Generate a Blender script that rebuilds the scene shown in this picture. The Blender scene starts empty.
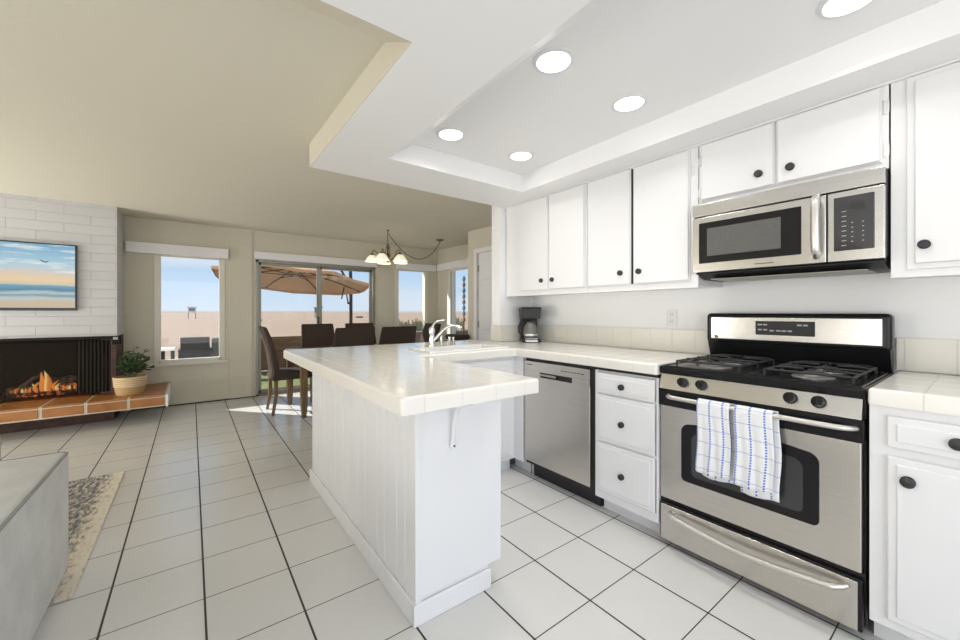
import bpy, bmesh, math, random
from mathutils import Vector, Matrix
random.seed(7)
SC = bpy.context.scene
COL = SC.collection

# ------------------------------------------------------------------ camera
cam = bpy.data.cameras.new('camera'); camo = bpy.data.objects.new('camera', cam); COL.objects.link(camo)
camo.location = (0, 0, 1.22)
camo.rotation_euler = (math.radians(90), 0, math.radians(-36.7))
cam.sensor_width = 36; cam.lens = 387.3 / 960 * 36; cam.shift_y = -8 / 960; cam.clip_start = .03; cam.clip_end = 3000
SC.camera = camo

# ------------------------------------------------------------------ view, sky, sun, added fill lamps
SC.view_settings.view_transform = 'Standard'; SC.view_settings.look = 'None'
SC.view_settings.gamma = 1; SC.view_settings.use_curve_mapping = False
SC.view_settings.exposure = 0.0

W = bpy.data.worlds.new('world'); SC.world = W; W.use_nodes = True
nt = W.node_tree; nt.nodes.clear()
tc = nt.nodes.new('ShaderNodeTexCoord'); sp = nt.nodes.new('ShaderNodeSeparateXYZ'); nt.links.new(tc.outputs['Generated'], sp.inputs[0])
rp = nt.nodes.new('ShaderNodeValToRGB'); nt.links.new(sp.outputs['Z'], rp.inputs[0])
cr = rp.color_ramp; cr.elements[0].position = 0.0; cr.elements[0].color = (.62, .58, .52, 1)
cr.elements[1].position = 1.0; cr.elements[1].color = (.20, .38, .78, 1)
for p, c in ((.001, (.68, .66, .62, 1)), (.003, (.70, .82, .95, 1)), (.08, (.55, .74, .96, 1)), (.22, (.36, .60, .93, 1))):
    e = cr.elements.new(p); e.color = c
nz = nt.nodes.new('ShaderNodeTexNoise'); nz.inputs['Scale'].default_value = 3.2; nz.inputs['Detail'].default_value = 5
mp = nt.nodes.new('ShaderNodeMapping'); mp.inputs['Scale'].default_value = (1, 1, 4); nt.links.new(tc.outputs['Generated'], mp.inputs[0]); nt.links.new(mp.outputs[0], nz.inputs['Vector'])
mr = nt.nodes.new('ShaderNodeMapRange'); mr.inputs[1].default_value = .48; mr.inputs[2].default_value = .78; mr.inputs[4].default_value = .75; nt.links.new(nz.outputs['Fac'], mr.inputs[0])
mx = nt.nodes.new('ShaderNodeMixRGB'); mx.inputs[2].default_value = (.88, .91, .95, 1)
nt.links.new(mr.outputs[0], mx.inputs[0]); nt.links.new(rp.outputs[0], mx.inputs[1])
bg = nt.nodes.new('ShaderNodeBackground'); bg.inputs[1].default_value = 1.0; nt.links.new(mx.outputs[0], bg.inputs[0])
wo = nt.nodes.new('ShaderNodeOutputWorld'); nt.links.new(bg.outputs[0], wo.inputs[0])

def light(name, kind, loc, direction, energy, color=(1, 1, 1), size=None, **k):
    l = bpy.data.lights.new(name, kind); o = bpy.data.objects.new(name, l); COL.objects.link(o)
    o.location = loc; o.rotation_euler = Vector(direction).to_track_quat('-Z', 'Y').to_euler()
    l.energy = energy; l.color = color
    if size:
        l.shape = 'RECTANGLE'; l.size, l.size_y = size
    for a, b in k.items(): setattr(l, a, b)
    return o
el = math.radians(35)
light('sun', 'SUN', (0, 20, 12), (.646 * math.cos(el), -.763 * math.cos(el), -math.sin(el)), 8.0, (1, .96, .9), angle=math.radians(.6))
# added area lamp behind the camera, fills the kitchen and living room
light('rear_fill', 'AREA', (-1.0, -2.6, 1.25), (.0, 1, -.08), 84, (.98, .985, 1), (5.4, 2.1))
light('side_fill', 'AREA', (-4.1, .95, 1.0), (1, .22, .25), 62, (1, .985, .96), (2.8, 1.9))  # added fill from the left, sized for its reflection in the range steel
light('left_fill', 'AREA', (-4.1, 4.8, 1.0), (1, .10, .5), 160, (1, .98, .94), (2.0, 1.9))  # added fill to brighten the dining end and beige ceiling

# ------------------------------------------------------------------ materials
def nmat(name):
    m = bpy.data.materials.new(name); m.use_nodes = True
    return m, m.node_tree, m.node_tree.nodes['Principled BSDF']
def mat(name, col, rough=.5, metal=0, noise=None, bump=None, spec=.5, coat=0, emit=None, es=0, scale3=None):
    m, t, b = nmat(name)
    b.inputs['Base Color'].default_value = (*col, 1); b.inputs['Roughness'].default_value = rough; b.inputs['Metallic'].default_value = metal
    b.inputs['Specular IOR Level'].default_value = spec; b.inputs['Coat Weight'].default_value = coat
    if emit: b.inputs['Emission Color'].default_value = (*emit, 1); b.inputs['Emission Strength'].default_value = es
    if noise or bump:
        c = t.nodes.new('ShaderNodeTexCoord'); mpn = t.nodes.new('ShaderNodeMapping'); t.links.new(c.outputs['Object'], mpn.inputs[0])
        if scale3: mpn.inputs['Scale'].default_value = scale3
    if noise:                                        # (scale, colour 2)
        n = t.nodes.new('ShaderNodeTexNoise'); n.inputs['Scale'].default_value = noise[0]; n.inputs['Detail'].default_value = 4
        t.links.new(mpn.outputs[0], n.inputs['Vector'])
        r = t.nodes.new('ShaderNodeValToRGB'); r.color_ramp.elements[0].position = .35; r.color_ramp.elements[1].position = .65
        r.color_ramp.elements[0].color = (*col, 1); r.color_ramp.elements[1].color = (*noise[1], 1)
        t.links.new(n.outputs['Fac'], r.inputs[0]); t.links.new(r.outputs[0], b.inputs['Base Color'])
    if bump:                                         # (scale, strength)
        n = t.nodes.new('ShaderNodeTexNoise'); n.inputs['Scale'].default_value = bump[0]; n.inputs['Detail'].default_value = 3
        t.links.new(mpn.outputs[0], n.inputs['Vector'])
        bp = t.nodes.new('ShaderNodeBump'); bp.inputs['Strength'].default_value = bump[1]; bp.inputs['Distance'].default_value = .01
        t.links.new(n.outputs['Fac'], bp.inputs['Height']); t.links.new(bp.outputs[0], b.inputs['Normal'])
    return m
def math_node(t, op, a, b=None, c=None):
    n = t.nodes.new('ShaderNodeMath'); n.operation = op
    for i, v in enumerate((a, b, c)):
        if v is None: continue
        if isinstance(v, (int, float)): n.inputs[i].default_value = v
        else: t.links.new(v, n.inputs[i])
    return n.outputs[0]
def line_mask(t, coord, pitch, off, width):          # 1 on a line every pitch
    x = math_node(t, 'DIVIDE', math_node(t, 'SUBTRACT', coord, off), pitch)
    d = math_node(t, 'ABSOLUTE', math_node(t, 'SUBTRACT', math_node(t, 'FRACT', math_node(t, 'ADD', x, .5)), .5))
    return math_node(t, 'LESS_THAN', d, width / pitch / 2)
def tile_mat(name, col, col2, grout, rough, px, ox, wx, py, oy, wy, pz=None, oz=0, bumpd=.002, coat=0):
    m, t, b = nmat(name)
    c = t.nodes.new('ShaderNodeTexCoord'); s = t.nodes.new('ShaderNodeSeparateXYZ'); t.links.new(c.outputs['Object'], s.inputs[0])
    a = math_node(t, 'MAXIMUM', line_mask(t, s.outputs[0], px, ox, wx), line_mask(t, s.outputs[1], py, oy, wy))
    if pz: a = math_node(t, 'MAXIMUM', a, line_mask(t, s.outputs[2], pz, oz, wx))
    n = t.nodes.new('ShaderNodeTexNoise'); n.inputs['Scale'].default_value = 2.5; n.inputs['Detail'].default_value = 5; t.links.new(c.outputs['Object'], n.inputs['Vector'])
    m1 = t.nodes.new('ShaderNodeMixRGB'); m1.inputs[1].default_value = (*col, 1); m1.inputs[2].default_value = (*col2, 1); t.links.new(n.outputs['Fac'], m1.inputs[0])
    m2 = t.nodes.new('ShaderNodeMixRGB'); m2.inputs[2].default_value = (*grout, 1); t.links.new(a, m2.inputs[0]); t.links.new(m1.outputs[0], m2.inputs[1])
    t.links.new(m2.outputs[0], b.inputs['Base Color'])
    rr = math_node(t, 'ADD', math_node(t, 'MULTIPLY', a, .6), rough); t.links.new(rr, b.inputs['Roughness'])
    bp = t.nodes.new('ShaderNodeBump'); bp.invert = True; bp.inputs['Distance'].default_value = bumpd; bp.inputs['Strength'].default_value = .6
    t.links.new(a, bp.inputs['Height']); t.links.new(bp.outputs[0], b.inputs['Normal'])
    b.inputs['Coat Weight'].default_value = coat
    return m

M = {}
M['floor'] = tile_mat('floor_tile', (.68, .67, .64), (.73, .72, .70), (.045, .04, .035), .22, .3268, -.281, .008, .3292, 2.023, .0045)
M['counter'] = tile_mat('counter_tile', (.83, .80, .73), (.87, .845, .79), (.72, .69, .62), .16, .152, .618, .0035, .152, 1.216, .0035, bumpd=.001)
M['splash'] = tile_mat('splash_tile', (.76, .73, .65), (.80, .77, .69), (.66, .63, .57), .25, .152, .618, .003, .155, .264, .003)
M['white_paint'] = mat('white_paint', (.90, .90, .90), .45, bump=(90, .04))
M['cabinet'] = mat('cabinet_paint', (.81, .81, .815), .32, bump=(60, .02))
M['beige'] = mat('beige_paint', (.66, .62, .51), .7, bump=(80, .06))
M['beige_ceiling'] = mat('beige_ceiling_paint', (.69, .65, .535), .8, bump=(50, .08))
M['dark_gap'] = mat('dark_gap', (.02, .02, .02), .7)
M['black'] = mat('black_enamel', (.010, .010, .011), .22, spec=.3)
M['black_matte'] = mat('black_plastic', (.02, .02, .022), .5)
M['iron'] = mat('cast_iron', (.03, .03, .03), .55, bump=(200, .2))
M['knob'] = mat('dark_pewter', (.05, .05, .055), .35, .6)
M['chrome'] = mat('chrome', (.75, .75, .74), .12, 1)
M['hinge'] = mat('white_hinge_paint', (.78, .78, .77), .35)
M['glass_dark'] = mat('smoked_glass', (.035, .035, .037), .06, spec=.7)
M['screen_mesh'] = mat('oven_screen', (.09, .09, .085), .3, noise=(220, (.12, .12, .115)))
M['label_grey'] = mat('printed_grey', (.45, .45, .46), .5)
M['label_dark'] = mat('printed_dark', (.12, .12, .12), .5)
def steel(name, col, rough, s3):
    return mat(name, col, rough, 1, noise=(3, tuple(min(1, c * 1.07) for c in col)), bump=(60, .03), scale3=s3)
M['steel'] = steel('brushed_steel', (.60, .57, .53), .27, (1, 1, 40))
M['steel_h'] = steel('brushed_steel_across', (.62, .61, .59), .24, (1, 1, 60))
M['steel_bar'] = mat('satin_steel_bar', (.70, .68, .64), .36, 1)
M['wood_dark'] = mat('dark_wood', (.075, .045, .028), .42, noise=(8, (.12, .075, .045)), scale3=(8, 8, 1))
M['wood_leg'] = mat('walnut_leg', (.11, .07, .035), .4, noise=(8, (.22, .14, .07)), scale3=(10, 10, 1))
M['leather'] = mat('brown_leather', (.060, .042, .033), .6, bump=(120, .15), spec=.2)
M['sofa'] = mat('grey_velour', (.64, .64, .62), .9, noise=(5, (.54, .54, .52)), bump=(60, .3))
M['piping'] = mat('grey_piping', (.27, .28, .27), .9)
M['terracotta'] = mat('terracotta_brick', (.33, .125, .033), .35, noise=(6, (.43, .18, .055)), bump=(60, .2))
M['mortar'] = mat('pale_mortar', (.66, .60, .48), .8, bump=(80, .3))
M['firebox'] = mat('soot_metal', (.020, .016, .013), .8, bump=(30, .1), spec=.15)
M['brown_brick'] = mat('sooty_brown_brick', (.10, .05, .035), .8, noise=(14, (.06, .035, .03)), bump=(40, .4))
M['log'] = mat('charred_log', (.09, .06, .045), .85, noise=(25, (.22, .17, .13)), bump=(40, .6))
M['ember'] = mat('ember', (.25, .06, .03), .8, noise=(40, (.5, .2, .1)), emit=(1, .22, .08), es=.25)
M['flame'] = mat('flame', (.9, .35, .05), .8, emit=(1, .36, .09), es=.55)
M['flame_core'] = mat('flame_core', (.9, .8, .3), .8, emit=(.95, .80, .35), es=.6)
M['basket'] = mat('wicker', (.50, .32, .14), .7, bump=(150, .4))
M['basket_pale'] = mat('pale_wicker', (.72, .58, .38), .7, bump=(150, .4))
M['leaf'] = mat('ivy_leaf', (.03, .075, .03), .45, noise=(9, (.09, .14, .06)))
M['stem'] = mat('plant_stem', (.14, .12, .06), .7)
M['tv_frame'] = mat('tv_bezel', (.015, .015, .015), .3)
M['valance'] = mat('white_valance', (.86, .85, .86), .5)
M['window_frame'] = mat('pale_window_frame', (.74, .71, .62), .4)
M['alu'] = mat('grey_aluminium', (.34, .33, .29), .4, .5)
M['door_white'] = mat('white_door_paint', (.82, .81, .83), .4)
M['plate'] = mat('white_outlet_plastic', (.80, .80, .79), .35)
M['plate_beige'] = mat('beige_switch_plastic', (.66, .62, .52), .4)
M['brass'] = mat('aged_brass', (.20, .15, .09), .35, .85)
M['shade'] = mat('frosted_glass_shade', (.92, .88, .78), .4, emit=(1, .86, .62), es=.55)
M['can_trim'] = mat('white_light_trim', (.80, .80, .80), .4)
M['can_glow'] = mat('lit_led_disc', (1, 1, 1), .5, emit=(1, .99, .97), es=3.0)
M['porcelain'] = mat('white_porcelain', (.90, .89, .86), .12)
M['carafe'] = mat('carafe_glass', (.16, .15, .14), .05, spec=.8)
M['burner_metal'] = mat('dull_burner_metal', (.25, .24, .23), .45, .8)
M['coffee'] = mat('pale_metal_panel', (.65, .64, .62), .3, .7)
M['umbrella'] = mat('tan_canvas', (.48, .30, .18), .85, bump=(60, .1))
M['umb_metal'] = mat('dark_bronze_metal', (.04, .03, .025), .45, .4)
M['fence'] = mat('weathered_fence_wood', (.15, .095, .055), .8, noise=(5, (.22, .14, .08)), scale3=(1, 1, 12))
M['grass'] = mat('lawn', (.10, .13, .03), .9, noise=(30, (.18, .21, .06)))
M['concrete'] = mat('patio_concrete', (.50, .48, .44), .8, noise=(4, (.58, .56, .52)))
M['sand'] = mat('beach_sand', (.31, .205, .125), .95, noise=(1.1, (.36, .25, .165)), bump=(2.2, .6))
M['brush'] = mat('dune_brush', (.30, .28, .13), .9, noise=(3, (.50, .42, .25)))
M['wicker_black'] = mat('black_wicker', (.022, .02, .02), .6, bump=(160, .5))
M['outdoor_grey'] = mat('grey_green_cushion', (.13, .15, .13), .8)
M['white_plastic'] = mat('white_outdoor_paint', (.8, .8, .8), .4)
M['blue_paint'] = mat('faded_blue_paint', (.13, .19, .24), .7)
M['rust_paint'] = mat('rusty_brown_paint', (.24, .12, .06), .7)
M['table_stone'] = mat('grey_stone_top', (.32, .32, .32), .35, noise=(12, (.45, .45, .44)))

# painted brick of the chimney breast
def painted_brick():
    m, t, b = nmat('painted_brick')
    c = t.nodes.new('ShaderNodeTexCoord'); s = t.nodes.new('ShaderNodeSeparateXYZ'); t.links.new(c.outputs['Object'], s.inputs[0])
    cb = t.nodes.new('ShaderNodeCombineXYZ'); t.links.new(math_node(t, 'ADD', s.outputs[0], s.outputs[1]), cb.inputs[0]); t.links.new(s.outputs[2], cb.inputs[1])
    br = t.nodes.new('ShaderNodeTexBrick'); t.links.new(cb.outputs[0], br.inputs['Vector'])
    br.inputs['Scale'].default_value = 1; br.inputs['Brick Width'].default_value = .40; br.inputs['Row Height'].default_value = .098; br.inputs['Mortar Size'].default_value = .004
    br.inputs['Mortar Smooth'].default_value = .6
    br.inputs['Color1'].default_value = (.56, .555, .56, 1); br.inputs['Color2'].default_value = (.53, .525, .53, 1); br.inputs['Mortar'].default_value = (.47, .465, .465, 1)
    t.links.new(br.outputs['Color'], b.inputs['Base Color']); b.inputs['Roughness'].default_value = .6
    n = t.nodes.new('ShaderNodeTexNoise'); n.inputs['Scale'].default_value = 14; t.links.new(c.outputs['Object'], n.inputs['Vector'])
    h = math_node(t, 'ADD', math_node(t, 'MULTIPLY', br.outputs['Fac'], -1), math_node(t, 'MULTIPLY', n.outputs['Fac'], .5))
    bp = t.nodes.new('ShaderNodeBump'); bp.inputs['Distance'].default_value = .006; bp.inputs['Strength'].default_value = .6; t.links.new(h, bp.inputs['Height']); t.links.new(bp.outputs[0], b.inputs['Normal'])
    return m
M['painted_brick'] = painted_brick()

def glass_mat():
    m = bpy.data.materials.new('window_glass'); m.use_nodes = True; t = m.node_tree; t.nodes.clear()
    o = t.nodes.new('ShaderNodeOutputMaterial'); mi = t.nodes.new('ShaderNodeMixShader'); tr = t.nodes.new('ShaderNodeBsdfTransparent'); gl = t.nodes.new('ShaderNodeBsdfGlossy')
    lw = t.nodes.new('ShaderNodeLayerWeight'); gl.inputs['Roughness'].default_value = .01; tr.inputs[0].default_value = (.98, .985, .985, 1)
    f = math_node(t, 'ADD', math_node(t, 'MULTIPLY', math_node(t, 'POWER', lw.outputs['Facing'], 4.5), .6), .02)
    t.links.new(f, mi.inputs[0]); t.links.new(tr.outputs[0], mi.inputs[1]); t.links.new(gl.outputs[0], mi.inputs[2]); t.links.new(mi.outputs[0], o.inputs[0])
    return m
M['glass'] = glass_mat()

def mesh_curtain():
    m = bpy.data.materials.new('fire_mesh'); m.use_nodes = True; t = m.node_tree; b = t.nodes['Principled BSDF']
    b.inputs['Base Color'].default_value = (.028, .021, .015, 1); b.inputs['Roughness'].default_value = .8; b.inputs['Specular IOR Level'].default_value = .1; b.inputs['Alpha'].default_value = .5
    return m
M['fire_mesh'] = mesh_curtain()

def rug_mat():
    m, t, b = nmat('rug_weave')
    c = t.nodes.new('ShaderNodeTexCoord')
    mpn = t.nodes.new('ShaderNodeMapping'); mpn.inputs['Scale'].default_value = (22, 8, 1); t.links.new(c.outputs['Object'], mpn.inputs[0])
    n = t.nodes.new('ShaderNodeTexNoise'); n.inputs['Scale'].default_value = 2.2; n.inputs['Detail'].default_value = 8; n.inputs['Roughness'].default_value = .75; t.links.new(mpn.outputs[0], n.inputs['Vector'])
    s = t.nodes.new('ShaderNodeSeparateXYZ'); t.links.new(c.outputs['Object'], s.inputs[0])
    # the pattern thins out towards the right-hand border
    e = t.nodes.new('ShaderNodeMapRange'); e.inputs[1].default_value = -.43; e.inputs[2].default_value = -.52; e.inputs[3].default_value = -.12; e.inputs[4].default_value = .06; t.links.new(s.outputs[0], e.inputs[0])
    v = math_node(t, 'ADD', n.outputs['Fac'], e.outputs[0])
    r = t.nodes.new('ShaderNodeValToRGB'); cr = r.color_ramp; cr.elements[0].position = .40; cr.elements[0].color = (.72, .66, .56, 1); cr.elements[1].position = .62; cr.elements[1].color = (.10, .13, .17, 1)
    e1 = cr.elements.new(.48); e1.color = (.60, .53, .43, 1); e2 = cr.elements.new(.53); e2.color = (.38, .33, .28, 1)
    t.links.new(v, r.inputs[0]); t.links.new(r.outputs[0], b.inputs['Base Color']); b.inputs['Roughness'].default_value = .95
    return m
M['rug'] = rug_mat()

def towel_mat():
    m, t, b = nmat('checked_towel')
    c = t.nodes.new('ShaderNodeTexCoord'); s = t.nodes.new('ShaderNodeSeparateXYZ'); t.links.new(c.outputs['UV'], s.inputs[0])
    vstripe = line_mask(t, s.outputs[0], .054, .027, .007)
    dots = math_node(t, 'LESS_THAN', math_node(t, 'FRACT', math_node(t, 'DIVIDE', s.outputs[1], .0115)), .62)
    v = math_node(t, 'MULTIPLY', vstripe, dots)
    h = math_node(t, 'MULTIPLY', line_mask(t, s.outputs[1], .062, .02, .0028), .55)
    k = math_node(t, 'MAXIMUM', v, h)
    mi = t.nodes.new('ShaderNodeMixRGB'); mi.inputs[1].default_value = (.86, .865, .875, 1); mi.inputs[2].default_value = (.06, .17, .62, 1); t.links.new(k, mi.inputs[0])
    t.links.new(mi.outputs[0], b.inputs['Base Color']); b.inputs['Roughness'].default_value = .9
    n = t.nodes.new('ShaderNodeTexNoise'); n.inputs['Scale'].default_value = 150; t.links.new(c.outputs['Object'], n.inputs['Vector'])
    bp = t.nodes.new('ShaderNodeBump'); bp.inputs['Strength'].default_value = .3; bp.inputs['Distance'].default_value = .003; t.links.new(n.outputs['Fac'], bp.inputs['Height']); t.links.new(bp.outputs[0], b.inputs['Normal'])
    return m
M['towel'] = towel_mat()

def tv_mat():                                        # a seascape shown on the screen; UV 0..1
    m = bpy.data.materials.new('seascape_screen'); m.use_nodes = True; t = m.node_tree; b = t.nodes['Principled BSDF']
    c = t.nodes.new('ShaderNodeTexCoord'); s = t.nodes.new('ShaderNodeSeparateXYZ'); t.links.new(c.outputs['UV'], s.inputs[0])
    mpn = t.nodes.new('ShaderNodeMapping'); mpn.inputs['Scale'].default_value = (2.2, 7.5, 1); mpn.inputs['Rotation'].default_value = (0, 0, .12); t.links.new(c.outputs['UV'], mpn.inputs[0])
    n = t.nodes.new('ShaderNodeTexNoise'); n.inputs['Scale'].default_value = 1.6; n.inputs['Detail'].default_value = 6; t.links.new(mpn.outputs[0], n.inputs['Vector'])
    dv = math_node(t, 'ADD', s.outputs[1], math_node(t, 'MULTIPLY', math_node(t, 'SUBTRACT', n.outputs['Fac'], .5), .10))
    r = t.nodes.new('ShaderNodeValToRGB'); cr = r.color_ramp
    stops = [(0, (.60, .47, .32)), (.10, (.58, .47, .34)), (.15, (.52, .58, .56)), (.19, (.16, .30, .36)), (.23, (.45, .58, .62)), (.27, (.06, .20, .30)), (.32, (.10, .30, .45)),
             (.355, (.16, .34, .44)), (.37, (.62, .58, .45)), (.43, (.86, .64, .36)), (.54, (.74, .62, .50)), (.66, (.45, .66, .76)), (1, (.16, .42, .64))]
    cr.elements[0].position = 0; cr.elements[0].color = (*stops[0][1], 1); cr.elements[1].position = 1; cr.elements[1].color = (*stops[-1][1], 1)
    for p, q in stops[1:-1]: e = cr.elements.new(p); e.color = (*q, 1)
    # ground waves wobble less in the sky
    t.links.new(dv, r.inputs[0])
    cl = t.nodes.new('ShaderNodeMapRange'); cl.inputs[1].default_value = .50; cl.inputs[2].default_value = .66; t.links.new(n.outputs['Fac'], cl.inputs[0])
    up = math_node(t, 'MULTIPLY', cl.outputs[0], math_node(t, 'GREATER_THAN', s.outputs[1], .55))
    mi = t.nodes.new('ShaderNodeMixRGB'); mi.inputs[2].default_value = (.84, .88, .86, 1); t.links.new(up, mi.inputs[0]); t.links.new(r.outputs[0], mi.inputs[1])
    b.inputs['Base Color'].default_value = (.01, .01, .01, 1); b.inputs['Roughness'].default_value = .25
    t.links.new(mi.outputs[0], b.inputs['Emission Color']); b.inputs['Emission Strength'].default_value = .85
    return m
M['tv_screen'] = tv_mat()

# ------------------------------------------------------------------ building helpers
class MB:
    """collects shapes into one mesh; shapes are given in world (or local) coordinates, L is subtracted"""
    def __init__(s, L=(0, 0, 0)): s.bm = bmesh.new(); s.L = Vector(L); s.uv = None
    def add(s, verts, faces):
        vs = [s.bm.verts.new(v) for v in verts]
        for f in faces:
            try: s.bm.faces.new([vs[i] for i in f])
            except ValueError: pass
        return vs
    def box(s, x0, x1, y0, y1, z0, z1, bev=0, seg=2):
        x0, x1 = sorted((x0, x1)); y0, y1 = sorted((y0, y1)); z0, z1 = sorted((z0, z1))
        t = bmesh.new()
        bmesh.ops.create_cube(t, size=1)
        for v in t.verts: v.co = Vector(((x0 + x1) / 2 + v.co.x * (x1 - x0), (y0 + y1) / 2 + v.co.y * (y1 - y0), (z0 + z1) / 2 + v.co.z * (z1 - z0)))
        if bev: bmesh.ops.bevel(t, geom=t.edges[:], offset=min(bev, .49 * min(x1 - x0, y1 - y0, z1 - z0)), segments=seg, affect='EDGES', profile=.5)
        s.merge(t); return s
    def merge(s, t):
        mp_ = {v: s.bm.verts.new(v.co) for v in t.verts}
        for f in t.faces:
            try: nf = s.bm.faces.new([mp_[v] for v in f.verts])
            except ValueError: pass
        t.free()
    def prism(s, pts, axis, a, b, bev=0, seg=2):      # 2-D outline extruded along axis 'x','y' or 'z' from a to b
        def P(p, k):
            return {'x': (k, p[0], p[1]), 'y': (p[0], k, p[1]), 'z': (p[0], p[1], k)}[axis]
        t = bmesh.new(); n = len(pts)
        v0 = [t.verts.new(P(p, a)) for p in pts]; v1 = [t.verts.new(P(p, b)) for p in pts]
        t.faces.new(v0); t.faces.new(v1[::-1])
        for i in range(n): t.faces.new((v0[i], v1[i], v1[(i + 1) % n], v0[(i + 1) % n]))
        bmesh.ops.recalc_face_normals(t, faces=t.faces[:])
        if bev: bmesh.ops.bevel(t, geom=t.edges[:], offset=bev, segments=seg, affect='EDGES', profile=.5)
        s.merge(t); return s
    def tube(s, pts, r, n=10, caps=True, closed=False):
        pts = [Vector(p) for p in pts]; rs = r if isinstance(r, (list, tuple)) else [r] * len(pts)
        rings = []; up = None
        for i, p in enumerate(pts):
            if closed: d = pts[(i + 1) % len(pts)] - pts[i - 1]
            else: d = pts[min(i + 1, len(pts) - 1)] - pts[max(i - 1, 0)]
            d.normalize()
            if up is None: up = d.orthogonal().normalized()
            else:
                up = up - d * up.dot(d)
                up = up.normalized() if up.length > 1e-5 else d.orthogonal().normalized()
            w = d.cross(up)
            rings.append([s.bm.verts.new(p + (up * math.cos(2 * math.pi * k / n) + w * math.sin(2 * math.pi * k / n)) * rs[i]) for k in range(n)])
        m = len(rings)
        for i in range(m if closed else m - 1):
            a, b = rings[i], rings[(i + 1) % m]
            for k in range(n): s.bm.faces.new((a[k], a[(k + 1) % n], b[(k + 1) % n], b[k]))
        if caps and not closed:
            s.bm.faces.new(rings[0][::-1]); s.bm.faces.new(rings[-1])
        return s
    def lathe(s, prof, c, axis=(0, 0, 1), n=24):      # profile of (radius, height) turned about an axis
        A = Vector(axis).normalized(); U = A.orthogonal().normalized(); V = A.cross(U); c = Vector(c); rings = []
        for r, h in prof:
            rings.append([s.bm.verts.new(c + A * h + (U * math.cos(2 * math.pi * k / n) + V * math.sin(2 * math.pi * k / n)) * max(r, 1e-5)) for k in range(n)])
        for a, b in zip(rings, rings[1:]):
            for k in range(n): s.bm.faces.new((a[k], a[(k + 1) % n], b[(k + 1) % n], b[k]))
        if prof[0][0] > 1e-4: s.bm.faces.new(rings[0][::-1])
        if prof[-1][0] > 1e-4: s.bm.faces.new(rings[-1])
        return s
    def ball(s, c, r, sc=(1, 1, 1), sub=2):
        t = bmesh.new(); bmesh.ops.create_icosphere(t, subdivisions=sub, radius=r)
        for v in t.verts: v.co = Vector((v.co.x * sc[0], v.co.y * sc[1], v.co.z * sc[2])) + Vector(c)
        s.merge(t); return s
    def plan(s, outer, holes, z0, z1):                # flat slab from rectangles on a grid: outer, holes = lists of (x0,x1,y0,y1)
        xs = sorted({v for r in outer + holes for v in r[:2]}); ys = sorted({v for r in outer + holes for v in r[2:]})
        inside = lambda x, y, R: any(r[0] < x < r[1] and r[2] < y < r[3] for r in R)
        t = bmesh.new(); vd = {}
        def V(x, y):
            if (x, y) not in vd: vd[(x, y)] = t.verts.new((x, y, z0))
            return vd[(x, y)]
        for xa, xb in zip(xs, xs[1:]):
            for ya, yb in zip(ys, ys[1:]):
                x, y = (xa + xb) / 2, (ya + yb) / 2
                if inside(x, y, outer) and not inside(x, y, holes): t.faces.new((V(xa, ya), V(xa, yb), V(xb, yb), V(xb, ya)))
        r = bmesh.ops.extrude_face_region(t, geom=t.faces[:])
        for g in r['geom']:
            if isinstance(g, bmesh.types.BMVert): g.co.z = z1
        bmesh.ops.recalc_face_normals(t, faces=t.faces[:])
        return t
    def xf(s, m): bmesh.ops.transform(s.bm, matrix=m, verts=s.bm.verts[:]); return s
    def build(s, name, material, parent=None, smooth=True, kind=None):
        bm = s.bm; bmesh.ops.recalc_face_normals(bm, faces=bm.faces[:])
        for v in bm.verts: v.co -= s.L
        me = bpy.data.meshes.new(name); bm.to_mesh(me); bm.free()
        me.materials.append(M[material] if isinstance(material, str) else material)
        o = bpy.data.objects.new(name, me); COL.objects.link(o)
        if smooth:
            me.polygons.foreach_set('use_smooth', [True] * len(me.polygons))
            e = me.attributes.new('sharp_edge', 'BOOLEAN', 'EDGE') if 'sharp_edge' not in me.attributes else me.attributes['sharp_edge']
            b2 = bmesh.new(); b2.from_mesh(me); b2.edges.ensure_lookup_table()
            vals = [(len(x.link_faces) != 2) or x.calc_face_angle(0) > math.radians(32) for x in b2.edges]
            b2.free(); e.data.foreach_set('value', vals)
            wn = o.modifiers.new('weighted_normals', 'WEIGHTED_NORMAL'); wn.keep_sharp = True
        if parent is not None: o.parent = parent
        else: o.location = s.L
        if kind: o['kind'] = kind
        return o
def tag(o, label, cat, group=None):
    o['label'] = label; o['category'] = cat
    if group: o['group'] = group
    return o
def thing(name, label, cat, loc, group=None, rz=0):
    o = bpy.data.objects.new(name, None); COL.objects.link(o); o.location = loc; o.rotation_euler.z = rz; o.empty_display_size = .1
    return tag(o, label, cat, group)
def copy_tree(o, parent=None):
    c = o.copy(); COL.objects.link(c)
    if parent is not None: c.parent = parent
    for ch in list(o.children): copy_tree(ch, c)
    return c
def struct(name, mb, m, smooth=False):
    return mb.build(name, m, smooth=smooth, kind='structure')

# ------------------------------------------------------------------ the room shell
XR, YF, XL = 2.67, 6.43, -4.2        # kitchen wall, sea-side wall, far left wall
ZC = lambda y: 2.31 + (y - 1.4) * .09 / 5.03
SX, SY = .632, 2.73
struct('floor', MB().box(XL, 3.9, -2.7, YF + .12, -.12, 0), 'floor')
# living room ceiling, gently pitched
mb = MB()
for q in ([(XL, 1.26), (SX - .001, 1.26), (SX - .001, YF + .1), (XL, YF + .1)], [(SX - .001, SY + .001), (3.9, SY + .001), (3.9, YF + .1), (SX - .001, YF + .1)]):
    mb.add([(x, y, ZC(y)) for x, y in q] + [(x, y, ZC(y) + .1) for x, y in q], [(0, 1, 2, 3), (7, 6, 5, 4), (0, 4, 5, 1), (1, 5, 6, 2), (2, 6, 7, 3), (3, 7, 4, 0)])
struct('ceiling', mb, 'beige_ceiling')
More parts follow.
